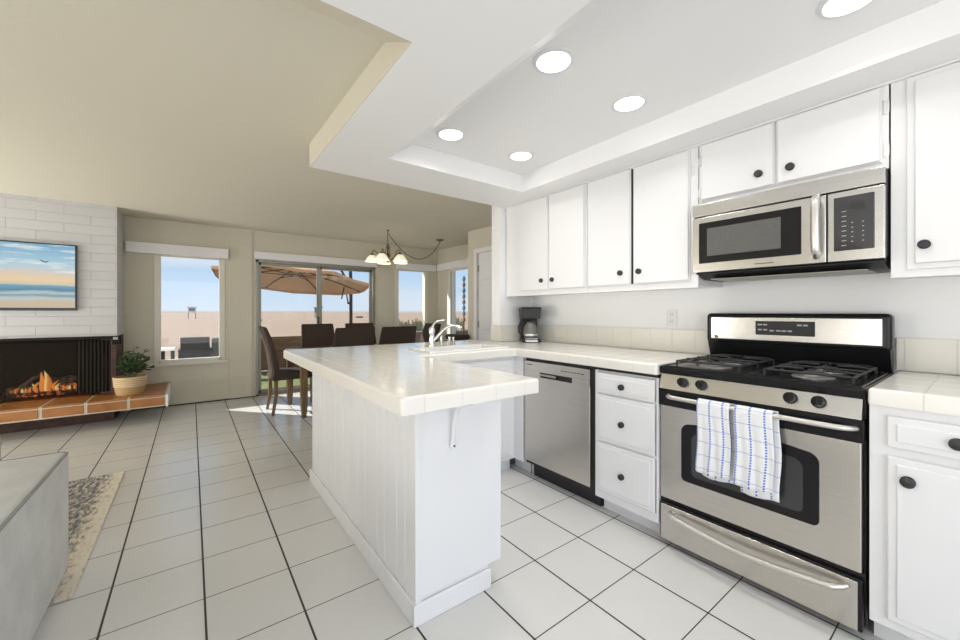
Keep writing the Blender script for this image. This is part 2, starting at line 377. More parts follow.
# kitchen soffit with its raised tray
ZS, ZT, SX, SY = 2.18, 2.316, .632, 2.73
TX0, TX1, TY0, TY1 = .990, 2.12, -1.9, 2.283
mb = MB()
mb.merge(mb.plan([(SX, XR, -2.7, SY), (XL, SX, -2.7, 1.25)], [(TX0, TX1, TY0, TY1)], ZS, ZT))
mb.prism([(TX0 - .001, ZS + .0005), (1.163, ZT + .001), (TX0 - .001, ZT + .001)], 'y', TY0, TY1)        # slanted left side of the tray
mb.box(TX0 - .06, TX1 + .06, TY0 - .06, TY1 + .06, ZT + .0005, ZT + .06)
struct('ceiling', mb, 'white_paint')
# beige side of the soffit and the sloping face above its living-room edge
mb = MB()
mb.box(SX - .004, SX, 1.25, SY + .004, ZS + .001, ZC(SY) + .002)
mb.box(SX, 3.17, SY, SY + .006, ZS + .001, ZC(SY) + .03)
mb.add([(XL, 1.252, ZS + .001), (SX, 1.252, ZS + .001), (SX, 1.485, ZC(1.485)), (XL, 1.485, ZC(1.485)), (XL, 1.252, ZC(1.485)), (SX, 1.252, ZC(1.485))], [(0, 1, 2, 3), (0, 3, 4), (1, 5, 2), (3, 2, 5, 4), (0, 4, 5, 1)])
struct('trim_1', mb, 'beige')
# walls
struct('wall_right', MB().box(XR, XR + .12, -2.7, 2.74, 0, 2.32), 'white_paint')
mb = MB(); mb.box(2.27, 2.335, 2.74, 2.86, 0, 2.33); mb.box(2.335, XR + .12, 2.74, 2.86, 0, 2.33); mb.box(XR, 3.29, 2.86, 2.98, 0, 2.36)
struct('wall_stub', mb, 'white_paint')
mb = MB(); mb.box(3.17, 3.29, 2.98, 3.51, 0, 2.42); mb.box(3.17, 3.29, 4.33, 4.54, 0, 2.42); mb.box(3.17, 3.29, 3.51, 4.33, 2.05, 2.42); mb.box(3.29, 3.9, 4.42, 4.54, 0, 2.42)
struct('wall_passage', mb, 'beige')
# dining bay right wall with a window
mb = MB(); a, b, z0, z1 = 5.36, 5.98, .56, 1.985
mb.box(3.78, 3.9, 4.54, a, 0, 2.43); mb.box(3.78, 3.9, b, YF + .12, 0, 2.43); mb.box(3.78, 3.9, a, b, 0, z0); mb.box(3.78, 3.9, a, b, z1, 2.43)
struct('wall_bay', mb, 'beige')
# sea-side wall with window, sliding door and bay window
mb = MB(); op = [(-.335, .33, .58, 1.96), (.745, 2.535, 0, 1.985), (2.95, 3.52, .56, 1.985)]; x = XL
for x0, x1, z0, z1 in op:
    mb.box(x, x0, YF, YF + .12, 0, 2.44); mb.box(x0, x1, YF, YF + .12, z1, 2.44)
    if z0 > 0: mb.box(x0, x1, YF, YF + .12, 0, z0)
    x = x1
mb.box(x, 3.9, YF, YF + .12, 0, 2.44)
struct('wall_far', mb, 'beige')
struct('trim_5', MB().box(.425, .70, YF - .018, YF - .0005, 0, 2.40), 'beige')        # flat pier between the window and the door
struct('wall_left', MB().box(XL - .12, XL, -2.7, YF + .12, 0, 2.44), 'beige')
# chimney breast (painted brick above the firebox)
CY = 5.87
struct('wall_chimney', MB().box(-2.9, -.663, CY, YF, .955, ZC(CY) + .002), 'painted_brick')

def window(name, x0, x1, z0, z1, fr=.045, axis='y', at=YF, sill=False):
    """frame, pane; axis y: wall runs along X"""
    mb = MB()
    def bx(a0, a1, d0, d1, c0, c1, m=mb, bev=.004):
        if axis == 'y': m.box(a0, a1, d0, d1, c0, c1, bev)
        else: m.box(d0, d1, a0, a1, c0, c1, bev)
    d0, d1 = (at - .012, at + .06)
    bx(x0 - .045, x0 + .022, d0, d1, z0 - .045, z1 + .045); bx(x1 - .022, x1 + .045, d0, d1, z0 - .045, z1 + .045)
    bx(x0, x1, d0, d1, z1 - .022, z1 + .045); bx(x0, x1, d0, d1, z0 - .045, z0 + .022)
    if sill: bx(x0 - .09, x1 + .09, at - .045, at + .02, z0 - .055, z0 - .02)
    o = struct(name, mb, 'window_frame', smooth=True)
    g = MB(); bx(x0 + .02, x1 - .02, at + .03, at + .036, z0 + .02, z1 - .02, g, 0)
    g.build('pane', 'glass', o, smooth=False)
    return o
window('window_1', -.335, .33, .58, 1.96, sill=True)
window('window_2', 2.95, 3.52, .56, 1.985)
window('window_3', 5.36, 5.98, .56, 1.985, axis='x', at=3.78)
# dark slim inner frame of the bay side window
mb = MB(); mb.box(3.775, 3.80, 5.345, 5.385, .58, 1.96, .003); mb.box(3.775, 3.80, 5.955, 5.985, .58, 1.96, .003)
struct('trim_2', mb, 'alu')
# sliding glass door
mb = MB(); x0, x1, z1 = .745, 2.535, 1.985
mb.box(x0, x0 + .04, YF - .01, YF + .1, 0, z1, .004); mb.box(x1 - .04, x1, YF - .01, YF + .1, 0, z1, .004)
mb.box(x0, x1, YF - .01, YF + .1, z1 - .04, z1, .004); mb.box(x0, x1, YF - .01, YF + .1, 0, .03, .004)
dr = struct('door_1', mb, 'alu', smooth=True)
for (a, b, yy) in ((x0 + .03, 1.67, YF + .02), (1.60, x1 - .03, YF + .06)):
    m2 = MB(); w = .045
    m2.box(a, a + w, yy, yy + .03, .03, z1 - .04, .004); m2.box(b - w, b, yy, yy + .03, .03, z1 - .04, .004)
    m2.box(a, b, yy, yy + .03, .03, .09, .004); m2.box(a, b, yy, yy + .03, z1 - .08, z1 - .04, .004)
    f = m2.build('sliding_sash', 'alu', dr)
    MB().box(a + w, b - w, yy + .012, yy + .018, .09, z1 - .08).build('pane', 'glass', f, smooth=False)
MB().box(1.605, 1.62, YF - .01, YF + .02, .95, 1.15, .005).build('door_handle', 'black_matte', dr)
# panelled door in the passage wall
mb = MB(); mb.box(3.185, 3.225, 3.53, 4.31, .01, 2.03, .002)
for y0, y1 in ((3.62, 3.87), (3.97, 4.22)):
    for z0, z1 in ((.2, .85), (.98, 1.55), (1.66, 1.92)):
        mb.box(3.168, 3.19, y0, y1, z0, z1, .010)
d2 = struct('door_2', mb, 'door_white', smooth=True)
mb = MB(); mb.box(3.15, 3.175, 4.31, 4.375, 0, 2.09, .004); mb.box(3.15, 3.175, 3.465, 3.53, 0, 2.09, .004); mb.box(3.15, 3.175, 3.53, 4.31, 2.03, 2.09, .004)
mb.build('door_frame', 'door_white', d2)
for z in (.3, 1.05, 1.82):
    MB().box(3.172, 3.184, 4.292, 4.312, z - .045, z + .045, .002).build('hinge', 'alu', d2)
MB().lathe([(.012, 0), (.012, .03), (.027, .04), (.03, .06), (.02, .075), (0, .078)], (3.18, 3.60, .98), (-1, 0, 0)).build('door_knob', 'brass', d2)
# baseboards and thin wall lines
struct('baseboard_far', MB().box(-.6, .74, YF - .022, YF, 0, .012), 'dark_gap')
# white valances over the openings
def valance(label, x0, x1, z0, z1, y0, axis='y'):
    mb = MB(((x0 + x1) / 2, y0, z0) if axis == 'y' else (y0, (x0 + x1) / 2, z0))
    if axis == 'y': mb.box(x0, x1, y0, YF, z0, z1, .004)
    else: mb.box(y0, 3.78, x0, x1, z0, z1, .004)
    tag(mb.build('window_valance', 'valance'), label, 'valance')
valance('long white valance box over the single window beside the chimney', -.64, .41, 1.955, 2.085, YF - .09)
valance('long white valance box over the sliding glass door', .72, 2.56, 1.985, 2.09, YF - .07)
valance('white valance box over the bay window right of the sliding door', 2.93, 3.715, 1.985, 2.10, YF - .06)
valance('white valance box over the narrow side window of the dining bay', 4.56, 6.36, 1.99, 2.115, 3.72, 'x')
# tiled backsplash
mb = MB(); mb.box(XR - .014, XR, 1.085, 2.74, .948, 1.10, .002); mb.box(XR - .014, XR, -1.5, .29, .948, 1.10, .002)
mb.box(2.27, XR - .014, 2.727, 2.74, .948, 1.10, .002); mb.box(2.258, 2.27, 2.727, 2.862, .948, 1.10, .002)
struct('trim_3', mb, 'splash', smooth=True)
# small wooden crown strip between cabinets and soffit
struct('trim_4', MB().box(2.326, 2.3395, -1.5, 2.74, 2.171, ZS, .002), 'cabinet', smooth=True)

# ------------------------------------------------------------------ knobs, hinges, panel fronts
def knob_x(x, y, z, parent, L, r=.018):
    MB(L).lathe([(r * 1.0, 0), (r * 1.0, .002), (.007, .003), (.007, .009), (r * .95, .011), (r, .014), (r * .8, .018), (r * .35, .020), (0, .0205)], (x, y, z), (-1, 0, 0), 20).build('knob', 'knob', parent)
def hinge_x(x, y, z, parent, L):
    mb = MB(L); mb.tube([(x - .003, y, z - .03), (x - .003, y, z + .03)], .0042, 8); mb.box(x - .002, x + .002, y - .013, y + .013, z - .022, z + .022, .001)
    mb.build('hinge', 'hinge', parent)
def front_x(name, x, y0, y1, z0, z1, parent, L, kind='slab', m='cabinet', label=None):
    """a door or drawer front facing -X, its face at x - thickness"""
    mb = MB(L)
    if kind == 'slab':                               # lipped slab
        mb.box(x - .010, x, y0, y1, z0, z1, .003); mb.box(x - .019, x - .008, y0 + .006, y1 - .006, z0 + .006, z1 - .006, .005, 3)
    elif kind == 'lip':                              # wide lip with a raised field
        mb.box(x - .010, x, y0, y1, z0, z1, .004); mb.box(x - .020, x - .008, y0 + .022, y1 - .022, z0 + .022, z1 - .022, .006, 3)
    else:                                            # raised panel
        mb.box(x - .018, x, y0, y1, z0, z1, .006, 3)
        g = .024
        mb.box(x - .0235, x - .016, y0 + g, y1 - g, z0 + g, z1 - g, .005, 3)
    o = mb.build(name, m, parent)
    return o

# ------------------------------------------------------------------ upper cabinets
def upper(label, y0, y1, z0, doors, knobs, hinges, kind='slab', x=2.34):
    L = (2.5, (y0 + y1) / 2, z0); r = thing('wall_cabinet', label, 'cabinet', L)
    mb = MB(L); mb.box(x + .018, XR - .001, y0 + .001, y1 - .001, z0 + .012, 2.178); 
    mb.box(x, x + .02, y0 + .001, y1 - .001, 2.10, 2.178)          # face frame
    mb.box(x, x + .02, y0 + .001, y1 - .001, z0, z0 + .05)
    ys = [y0 + .001] + [v for d in doors for v in d[:2]] + [y1 - .001]; ys.sort()
    for a, b in zip(ys[::2], ys[1::2]):
        if b - a > .002: mb.box(x, x + .02, a, b, z0 + .05, 2.10)
    mb.build('body', 'cabinet', r)
    for i, (a, b, zz) in enumerate(doors):
        d = front_x('door', x + .001, a - .004, b + .004, zz, 2.170, r, L, kind)
        ky, kz = knobs[i]; knob_x(x - .018, ky, kz, d, L)
        for hy, hz in hinges[i]: hinge_x(x - .001, hy, hz, d, L)
    return r
c1 = upper('white two-door wall cabinet above the coffee maker, beside the passage', 1.815, 2.735, 1.362, [(2.205, 2.53, 1.40), (1.835, 2.185, 1.40)], [(2.265, 1.48), (2.145, 1.48)],
      [[(2.538, 1.50), (2.538, 2.02)], [(1.822, 1.47), (1.822, 2.05)]])
c2 = upper('white two-door wall cabinet with a dark gap between its doors, left of the microwave', 1.036, 1.813, 1.362, [(1.462, 1.80, 1.40), (1.083, 1.437, 1.40)], [(1.53, 1.483), (1.395, 1.483)],
      [[(1.809, 1.50), (1.809, 2.03)], [(1.068, 1.48), (1.068, 2.04)]])
MB((2.5, 1.4245, 1.362)).box(2.338, 2.356, 1.443, 1.458, 1.405, 2.165).build('gap_shadow_strip', 'dark_gap', c2)
c3 = upper('low white two-door wall cabinet directly above the microwave', .276, 1.032, 1.822, [(.675, 1.014, 1.85), (.30, .660, 1.85)], [(.735, 1.925), (.605, 1.922)],
      [[(1.022, 1.90), (1.022, 2.08)], [(.288, 1.90), (.288, 2.08)]])
c4 = upper('tall white wall cabinet right of the microwave at the photo edge', -.52, .272, 1.362, [(-.11, .222, 1.392), (-.48, -.13, 1.392)], [(.178, 1.487), (-.42, 1.487)],
      [[], []], kind='lip')

# ------------------------------------------------------------------ worktops
CT0, CT1 = .888, .946
def worktop(label, rects, holes, L, bev=.012):
    mb = MB(L); t = mb.plan(rects, holes, CT0, CT1)
    top = [e for e in t.edges if all(abs(v.co.z - CT1) < 1e-5 for v in e.verts) and len(e.link_faces) == 2 and e.calc_face_angle(0) > .5]
    vert = [e for e in t.edges if abs(e.verts[0].co.z - e.verts[1].co.z) > .01 and len(e.link_faces) == 2 and e.calc_face_angle(0) > .5]
    bmesh.ops.bevel(t, geom=top + vert, offset=bev, segments=3, affect='EDGES', profile=.5)
    mb.merge(t); return tag(mb.build('worktop', 'counter'), label, 'worktop')
SKX0, SKX1, SKY0, SKY1 = 1.28, 1.93, 2.26, 2.56
worktop('cream tiled worktop wrapping from the peninsula past the sink to the range', [(.535, 1.155, 1.135, 3.11), (1.155, 2.262, 2.19, 3.11), (1.965, 2.655, 1.080, 2.725)], [(SKX0, SKX1, SKY0, SKY1)], (0, 0, 0))
worktop('short cream tiled worktop right of the range', [(1.965, 2.655, -1.5, .286)], [], (0, 0, 0))

# ------------------------------------------------------------------ base cabinets
# three-drawer unit between dishwasher and range
L = (2.3, 1.28, 0); r = thing('drawer_cabinet', 'narrow white base cabinet with three drawers between dishwasher and range', 'cabinet', L)
mb = MB(L); mb.box(2.0, XR - .01, 1.078, 1.478, .10, .868); mb.box(2.07, XR - .01, 1.078, 1.478, 0, .10)
mb.box(1.982, 2.0, 1.462, 1.478, .10, .868); mb.box(1.982, 2.0, 1.078, 1.09, .10, .868)
mb.box(1.982, 2.0, 1.09, 1.462, .10, .15); mb.box(1.982, 2.0, 1.09, 1.462, .725, .742); mb.box(1.982, 2.0, 1.09, 1.462, .436, .455)
mb.build('body', 'cabinet', r)
MB(L).box(1.99, 2.4, 1.085, 1.462, .869, .885).build('slot_shadow', 'dark_gap', r)  # solid dark block stands for the shade inside the gap under the worktop
for z0, z1, kz in ((.735, .855, .791), (.45, .728, .578), (.150, .440, .282)):
    d = front_x('drawer', 1.984, 1.094, 1.458, z0, z1, r, L, 'raised'); knob_x(1.961, 1.284, kz, d, L, .017)
# right of the range
L = (2.3, -.1, 0); r = thing('base_cabinet', 'white base cabinet with raised panels right of the range', 'cabinet', L)
mb = MB(L); mb.box(2.0, XR - .01, -.75, .284, .10, .886); mb.box(2.07, XR - .01, -.75, .284, 0, .10); mb.box(1.982, 2.002, -.75, .284, .10, .886, .002)
mb.build('body', 'cabinet', r)
d = front_x('drawer', 1.984, -.25, .238, .745, .855, r, L, 'raised'); knob_x(1.961, .080, .798, d, L, .019)
d = front_x('door', 1.984, -.25, .238, .135, .715, r, L, 'raised'); knob_x(1.961, .187, .640, d, L, .019)
# sink base, facing the range side
L = (1.6, 2.5, 0); r = thing('sink_cabinet', 'white sink base cabinet in the corner behind the peninsula', 'cabinet', L)
mb = MB(L); mb.box(1.135, 1.995, 2.24, 2.95, .10, .886) if False else None
mb.box(1.135, 1.995, 2.225, 2.245, .10, .886, .002); mb.box(1.135, 1.995, 2.29, 2.31, 0, .10); mb.box(1.135, 2.25, 2.93, 2.95, 0, .886); mb.box(1.135, 1.15, 2.245, 2.93, .10, .886)
mb.box(1.995, 2.66, 2.125, 2.145, .10, .886); mb.box(1.984, 2.0, 2.125, 2.245, .10, .886, .002); mb.box(2.07, 2.66, 2.125, 2.31, 0, .10); mb.box(1.15, 2.0, 2.245, 2.93, .10, .12)
mb.box(2.645, 2.66, 2.15, 2.72, .1, .886)
mb.build('body', 'cabinet', r)
for a, b in ((1.20, 1.56), (1.59, 1.95)):
    q = MB(L); q.box(a, b, 2.209, 2.226, .14, .70, .006, 3); q.box(a + .024, b - .024, 2.204, 2.211, .164, .676, .005, 3); d = q.build('door', 'cabinet', r)
    kx = b - .03 if a < 1.5 else a + .03
    MB(L).lathe([(.016, 0), (.006, .005), (.006, .016), (.016, .02), (.016, .025), (0, .03)], (kx, 2.207, .64), (0, -1, 0), 16).build('knob', 'knob', d)
q = MB(L); q.box(1.20, 1.95, 2.209, 2.226, .73, .86, .006, 3); q.build('false_drawer_front', 'cabinet', r)
# peninsula carcass
L = (.9, 2.0, 0); r = thing('peninsula_cabinet', 'white panelled peninsula base under the tiled overhang', 'cabinet', L)
mb = MB(L); mb.box(.715, 1.127, 1.362, 2.95, .112, .886, .001); mb.box(.715, 1.06, 1.362, 2.95, 0, .115); mb.box(.722, 1.13, 1.357, 1.37, .10, .886, .002)
mb.build('body', 'cabinet', r)
mb = MB(L); y = 1.45; ws = [.085, .13, .085, .16, .10, .15, .10, .16, .09, .15, .10, .16]; k = 0
while y < 2.97:
    w = ws[k % len(ws)]; k += 1; mb.box(.7015, .717, y + .002, min(y + w, 2.975) - .002, .06, .887, .004, 1); y += w
mb.build('beadboard_panelling', 'cabinet', r)
mb = MB(L); mb.box(.697, .7225, 1.354, 1.40, .0, .887, .003); mb.box(.701, .716, 1.4005, 1.447, .0, .887, .003); mb.build('corner_post', 'cabinet', r)
mb = MB(L); mb.box(.686, .702, 1.346, 2.99, 0, .085, .005, 3); mb.box(.686, 1.066, 1.345, 1.36, 0, .085, .005, 3); mb.build('base_moulding', 'cabinet', r)
# overhang bracket
mb = MB(L); pts = []
for i in range(9):
    a = i / 8; pts.append((.857 + .0 * a, 1.352 - .012 - .0 * a, .70))
path = [(.862, 1.345, .675), (.862, 1.338, .72), (.862, 1.332, .77), (.862, 1.318, .81), (.862, 1.29, .845), (.862, 1.25, .865), (.862, 1.20, .875)]
mb.tube(path, [.009, .009, .009, .010, .011, .011, .010], 10); mb.ball((.862, 1.345, .672), .013, (1, .8, 1.2)); mb.box(.845, .879, 1.17, 1.36, .873, .888, .003)
mb.build('overhang_bracket', 'cabinet', r)
MB(L).lathe([(.004, 0), (.004, .004), (0, .005)], (.862, 1.333, .672), (0, -1, 0), 10).build('screw', 'knob', r)

# ------------------------------------------------------------------ dishwasher
L = (2.3, 1.8, 0); r = thing('dishwasher', 'stainless dishwasher in the white base run, left of the drawers', 'dishwasher', L)
MB(L).box(2.012, 2.60, 1.492, 2.118, .10, .884).build('body', 'black_matte', r)
mb = MB(L); mb.box(1.984, 2.015, 1.522, 2.112, .128, .758, .006, 3); mb.box(1.984, 2.015, 1.522, 1.662, .752, .795); mb.box(1.984, 2.015, 1.948, 2.112, .752, .795)
mb.box(1.984, 2.015, 1.522, 2.112, .790, .862, .004)
dd = mb.build('door', 'steel', r)
mb = MB(L); mb.box(2.005, 2.013, 1.66, 1.95, .755, .793); mb.build('pocket_handle', 'black_matte', dd)
mb = MB(L); mb.prism([(1.9845, .766), (1.972, .772), (1.9845, .782)], 'y', 1.80, 1.95); mb.build('handle_lip', 'steel_bar', dd)
for i in range(7): MB(L).box(1.9825, 1.9845, 1.57 + i * .028, 1.588 + i * .028, .822, .828).build('control_mark', 'label_dark', dd)
MB(L).box(1.9825, 1.9845, 2.03, 2.09, .835, .841).build('word_mark', 'label_dark', dd)
mb = MB(L); mb.box(2.06, 2.58, 1.492, 2.118, .0, .10); mb.build('toe_kick', 'black_matte', r)
MB(L).box(2.05, 2.09, 2.08, 2.10, 0, .10).build('leveling_leg', 'steel_bar', r)

# ------------------------------------------------------------------ gas range
RY0, RY1 = .296, 1.074
L = (2.3, .68, 0); R = thing('gas_range', 'freestanding stainless and black gas range with four burners', 'range', L)
mb = MB(L); mb.box(2.02, 2.64, RY0, RY1, .045, .925, .004)
for x, y in ((2.06, RY0 + .04), (2.06, RY1 - .04), (2.6, RY0 + .04), (2.6, RY1 - .04)): mb.lathe([(.015, 0), (.015, .05)], (x, y, 0), n=12)
mb.build('body', 'black', R)
# cooktop
mb = MB(L); mb.box(1.985, 2.60, RY0 - .003, RY1 + .003, .918, .938, .008, 3)
t_ = mb
t_.prism([(1.99, .90), (1.985, .925), (2.03, .93), (2.03, .895)], 'y', RY0, RY1)
mb.build('cooktop', 'black', R)
mb = MB(L)
mb.tube([(2.0, RY0 + .012, .936), (1.99, RY0 + .03, .937), (1.99, RY1 - .03, .937), (2.0, RY1 - .012, .936), (2.56, RY1 - .012, .938), (2.56, RY0 + .012, .938)], .006, 8, closed=True)
mb.build('spill_rim', 'black', R)
# control panel
mb = MB(L); mb.prism([(1.992, .898), (1.966, .823), (2.02, .823), (2.02, .898)], 'y', RY0 + .006, RY1 - .006, .003)
cp = mb.build('control_panel', 'steel_h', R)
MB(L).box(1.975, 2.02, RY0, RY1, .735, .822, .004).build('door_top_band', 'black', R)
for ky in (.95, .862, .515, .425):
    c = Vector((1.978, ky, .866)); n_ = Vector((-1, 0, .33)).normalized()
    kb = MB(L); kb.lathe([(.024, 0), (.024, .004), (.021, .007), (.0195, .024), (.016, .028), (0, .029)], c, n_, 24)
    k_ = kb.build('burner_knob', 'black', R)
    g = MB(L); u_ = Vector((.33, 0, 1)).normalized(); pa = c + n_ * .028
    g.tube([pa - u_ * .017, pa + u_ * .017], [.0045, .0045], 8); g.tube([pa - u_ * .017 + n_ * .004, pa + u_ * .017 + n_ * .004], .0035, 8); g.build('knob_grip', 'black', k_)
# oven door
mb = MB(L); z0, z1 = .25, .736; x = 1.985
y0, y1 = RY0 + .008, RY1 - .004
wy0, wy1, wz0, wz1 = .425, .96, .372, .66
def arc_window(y0, y1, z0, z1, rise, n=10, rt=.04, rb=.022):
    pts = []
    for i in range(7):
        a = -math.pi / 2 + math.pi / 2 * i / 6; pts.append((y1 - rb + rb * math.cos(a), z0 + rb + rb * math.sin(a)))
    for i in range(7):
        a = math.pi / 2 * i / 6; pts.append((y1 - rt + rt * math.cos(a), z1 - rt + rt * math.sin(a)))
    for i in range(1, n):
        f = i / n; pts.append((y1 - rt + (y0 + rt - y1 + rt) * f, z1 + rise * math.sin(math.pi * f)))
    for i in range(7):
        a = math.pi / 2 + math.pi / 2 * i / 6; pts.append((y0 + rt + rt * math.cos(a), z1 - rt + rt * math.sin(a)))
    for i in range(7):
        a = math.pi + math.pi / 2 * i / 6; pts.append((y0 + rb + rb * math.cos(a), z0 + rb + rb * math.sin(a)))
    return pts
mb.box(x, 2.02, y0, y1, z0, z1, .006, 3)
od = mb.build('oven_door', 'steel', R)
MB(L).prism(arc_window(wy0, wy1, wz0, wz1, .022), 'x', x - .0035, x + .004).build('window_surround', 'black', od)
MB(L).prism(arc_window(wy0 + .05, wy1 - .05, wz0 + .035, wz1 - .035, .016), 'x', x - .0045, x + .003).build('window_glass', 'glass_dark', od)
# door handle
hx = 1.925
pts = [(1.975, 1.022, .788), (1.95, 1.012, .790), (hx + .006, .99, .7915)] + [(hx - .006 * math.sin(math.pi * i / 8), .98 - .62 * i / 8, .792) for i in range(9)] + [(hx + .006, .350, .7915), (1.95, .328, .790), (1.975, .318, .788)]
MB(L).tube(pts, .0105, 12).build('door_handle', 'steel_bar', R)
# storage drawer
MB(L).box(2.0, 2.03, RY0, RY1, .225, .25).build('drawer_gap', 'black', R)
mb = MB(L); mb.box(1.984, 2.03, RY0 + .006, RY1 - .002, .032, .228, .006, 3)
sd = mb.build('storage_drawer', 'black', R)
sf = MB(L); sf.box(1.979, 1.99, RY0 + .018, RY1 - .008, .034, .218, .005, 3); sf.build('drawer_front', 'steel', sd)
pts = [(1.978, 1.012, .19), (1.958, .998, .186)] + [(1.94 - .012 * math.sin(math.pi * i / 10), .98 - .60 * i / 10, .184 - .022 * math.sin(math.pi * i / 10)) for i in range(11)] + [(1.958, .36, .186), (1.978, .345, .19)]
MB(L).tube(pts, .0115, 12).build('drawer_handle', 'steel_bar', sd)
# backguard
mb = MB(L); mb.box(2.555, 2.645, RY0 - .004, RY1 + .012, 1.035, 1.213, .022, 4); mb.box(2.60, 2.645, RY0, RY1, .90, 1.05, .006)
mb.prism([(2.60, .94), (2.56, 1.045), (2.62, 1.06), (2.62, .94)], 'y', RY0 + .002, RY1 + .004)
bgd = mb.build('backguard', 'black', R)
MB(L).box(2.549, 2.56, .322, 1.056, 1.060, 1.190, .004, 3).build('steel_fascia', 'steel_h', bgd)
cl = MB(L); cl.box(2.545, 2.552, .562, .822, 1.093, 1.170, .003, 3); cl = cl.build('clock_panel', 'black_matte', bgd)
mb = MB(L)
for i, (yy, zz, w) in enumerate([(.80, 1.150, .022), (.775, 1.150, .018), (.80, 1.122, .018), (.775, 1.122, .018), (.745, 1.118, .02), (.715, 1.118, .02), (.69, 1.118, .02), (.665, 1.118, .018), (.625, 1.150, .02), (.60, 1.150, .018)]):
    MB(L).box(2.5435, 2.5452, yy - w / 2, yy + w / 2, zz - .004, zz + .004).build('button_mark', 'label_grey', cl)
MB(L).lathe([(.009, 0), (.009, .003), (0, .004)], (2.549, 1.025, 1.073), (-1, 0, 0), 16).build('round_badge', 'brass', bgd)
# burners and grates
for gy in (.485, .875):
    g = MB(L); zt = .966; hw, x0g, x1g = .145, 2.05, 2.535
    ring = [(x0g + .02, gy - hw, zt - .004), (x0g, gy - hw + .03, zt), (x0g, gy + hw - .03, zt), (x0g + .02, gy + hw, zt - .004), (x1g - .02, gy + hw, zt - .004), (x1g, gy + hw - .03, zt), (x1g, gy - hw + .03, zt), (x1g - .02, gy - hw, zt - .004)]
    g.tube(ring, .0055, 8, closed=True)
    g.tube([(2.293, gy - hw, zt), (2.293, gy + hw, zt)], .0055, 8)
    for bx_ in (2.17, 2.415):
        for dx, dy in ((1, 0), (-1, 0), (0, 1), (0, -1)):
            a = Vector((bx_ + dx * .032, gy + dy * .032, zt + .003)); b = Vector((bx_ + dx * .12, gy + dy * hw, zt))
            g.tube([a, (a + b) / 2 + Vector((0, 0, .003)), b], .005, 8)
    for x_ in (x0g + .01, x1g - .01, 2.293):
        for y_ in (gy - hw, gy + hw): g.tube([(x_, y_, zt), (x_, y_, .938)], .0055, 8)
    g.build('burner_grate', 'iron', R)
    for bx_ in (2.17, 2.415):
        bb = MB(L); bb.lathe([(.075, 0), (.072, .004), (.045, .006), (.04, .014), (0, .014)], (bx_, gy, .938), n=28); bn = bb.build('burner', 'burner_metal', R)
        bc = MB(L); bc.lathe([(.036, 0), (.038, .004), (.034, .010), (0, .011)], (bx_, gy, .951), n=28); bc.build('burner_cap', 'black_matte', bn)

# ------------------------------------------------------------------ dish towels on the oven handle
def towel(label, y0, y1, zf, zb, seed, skew):
    L = (hx, (y0 + y1) / 2, zf)
    rnd = random.Random(seed); bm = bmesh.new(); uvl = bm.loops.layers.uv.new('UVMap')
    R_ = .0195; prof = []                                             # (x, z, arc length)
    n = 26; s_ = 0
    front = [(hx - R_ - .001, zf + (.793 - zf) * i / n) for i in range(n + 1)]
    arcp = [(hx - R_ * math.cos(a), .793 + R_ * math.sin(a)) for a in [math.pi * i / 8 for i in range(1, 8)]]
    back = [(hx + R_ + .001, .793 + (zb - .793) * i / 18) for i in range(19)]
    pr = front + arcp + back; m_ = 18; grid = []
    lens = [0]
    for p, q in zip(pr, pr[1:]): lens.append(lens[-1] + math.dist(p, q))
    ph = rnd.random() * 6
    for i, (x, z) in enumerate(pr):
        row = []; hang = max(0, .79 - z)
        for j in range(m_ + 1):
            f = j / m_; y = y0 + (y1 - y0) * f + skew * hang * (f - .4) + .004 * math.sin(hang * 20 + ph)
            isb = i > n + 4
            dx = (.006 * math.sin(f * 9 + ph + hang * 4) * min(1, hang * 6))
            if isb: dx = abs(dx) * .6; y -= .012 if zb < zf else .0
            else: dx = -abs(dx) * 1.4
            row.append(bm.verts.new((x + dx - L[0], y - L[1], z - L[2] + (0.006 * math.sin(f * 5 + ph) if i in (0, len(pr) - 1) else 0))))
        grid.append(row)
    for i in range(len(pr) - 1):
        for j in range(m_):
            fc = bm.faces.new((grid[i][j], grid[i][j + 1], grid[i + 1][j + 1], grid[i + 1][j])); fc.smooth = True
            for lp, (a, b) in zip(fc.loops, ((i, j), (i, j + 1), (i + 1, j + 1), (i + 1, j))): lp[uvl].uv = ((y1 - y0) * b / m_, lens[a])
    me = bpy.data.meshes.new('dish_towel'); bm.to_mesh(me); bm.free(); me.materials.append(M['towel'])
    o = bpy.data.objects.new('dish_towel', me); COL.objects.link(o); o.location = L
    sm = o.modifiers.new('thickness', 'SOLIDIFY'); sm.thickness = .003; sm.offset = 1
    tag(o, label, 'towel')
towel('left of two blue-checked white dish towels on the oven handle', .712, .848, .475, .445, 3, .02)
towel('right of two blue-checked white dish towels on the oven handle, wider and longer', .552, .692, .472, .428, 8, 0)

# ------------------------------------------------------------------ microwave
L = (2.45, .655, 1.43); mw = thing('microwave', 'stainless over-the-range microwave with a smoked door window', 'microwave', L)
Y0, Y1 = .279, 1.034
mb = MB(L); mb.box(2.285, 2.665, Y0, Y1, 1.452, 1.817, .003); mb.box(2.30, 2.6, Y0 + .004, Y1 - .004, 1.432, 1.455)
mb.prism([(2.30, 1.436), (2.40, 1.405), (2.62, 1.405), (2.64, 1.45), (2.30, 1.45)], 'y', Y0 + .006, Y1 - .006)
mb.build('body', 'black_matte', mw)
MB(L).box(2.34, 2.60, .34, .97, 1.401, 1.407, .002).build('grease_filter', 'alu', mw)
MB(L).box(2.262, 2.29, Y0, Y1, 1.748, 1.817, .004, 3).build('vent_fascia', 'steel_h', mw)
md = MB(L).box(2.262, 2.29, .461, Y1, 1.440, 1.742, .004, 3).build('door', 'steel_h', mw)
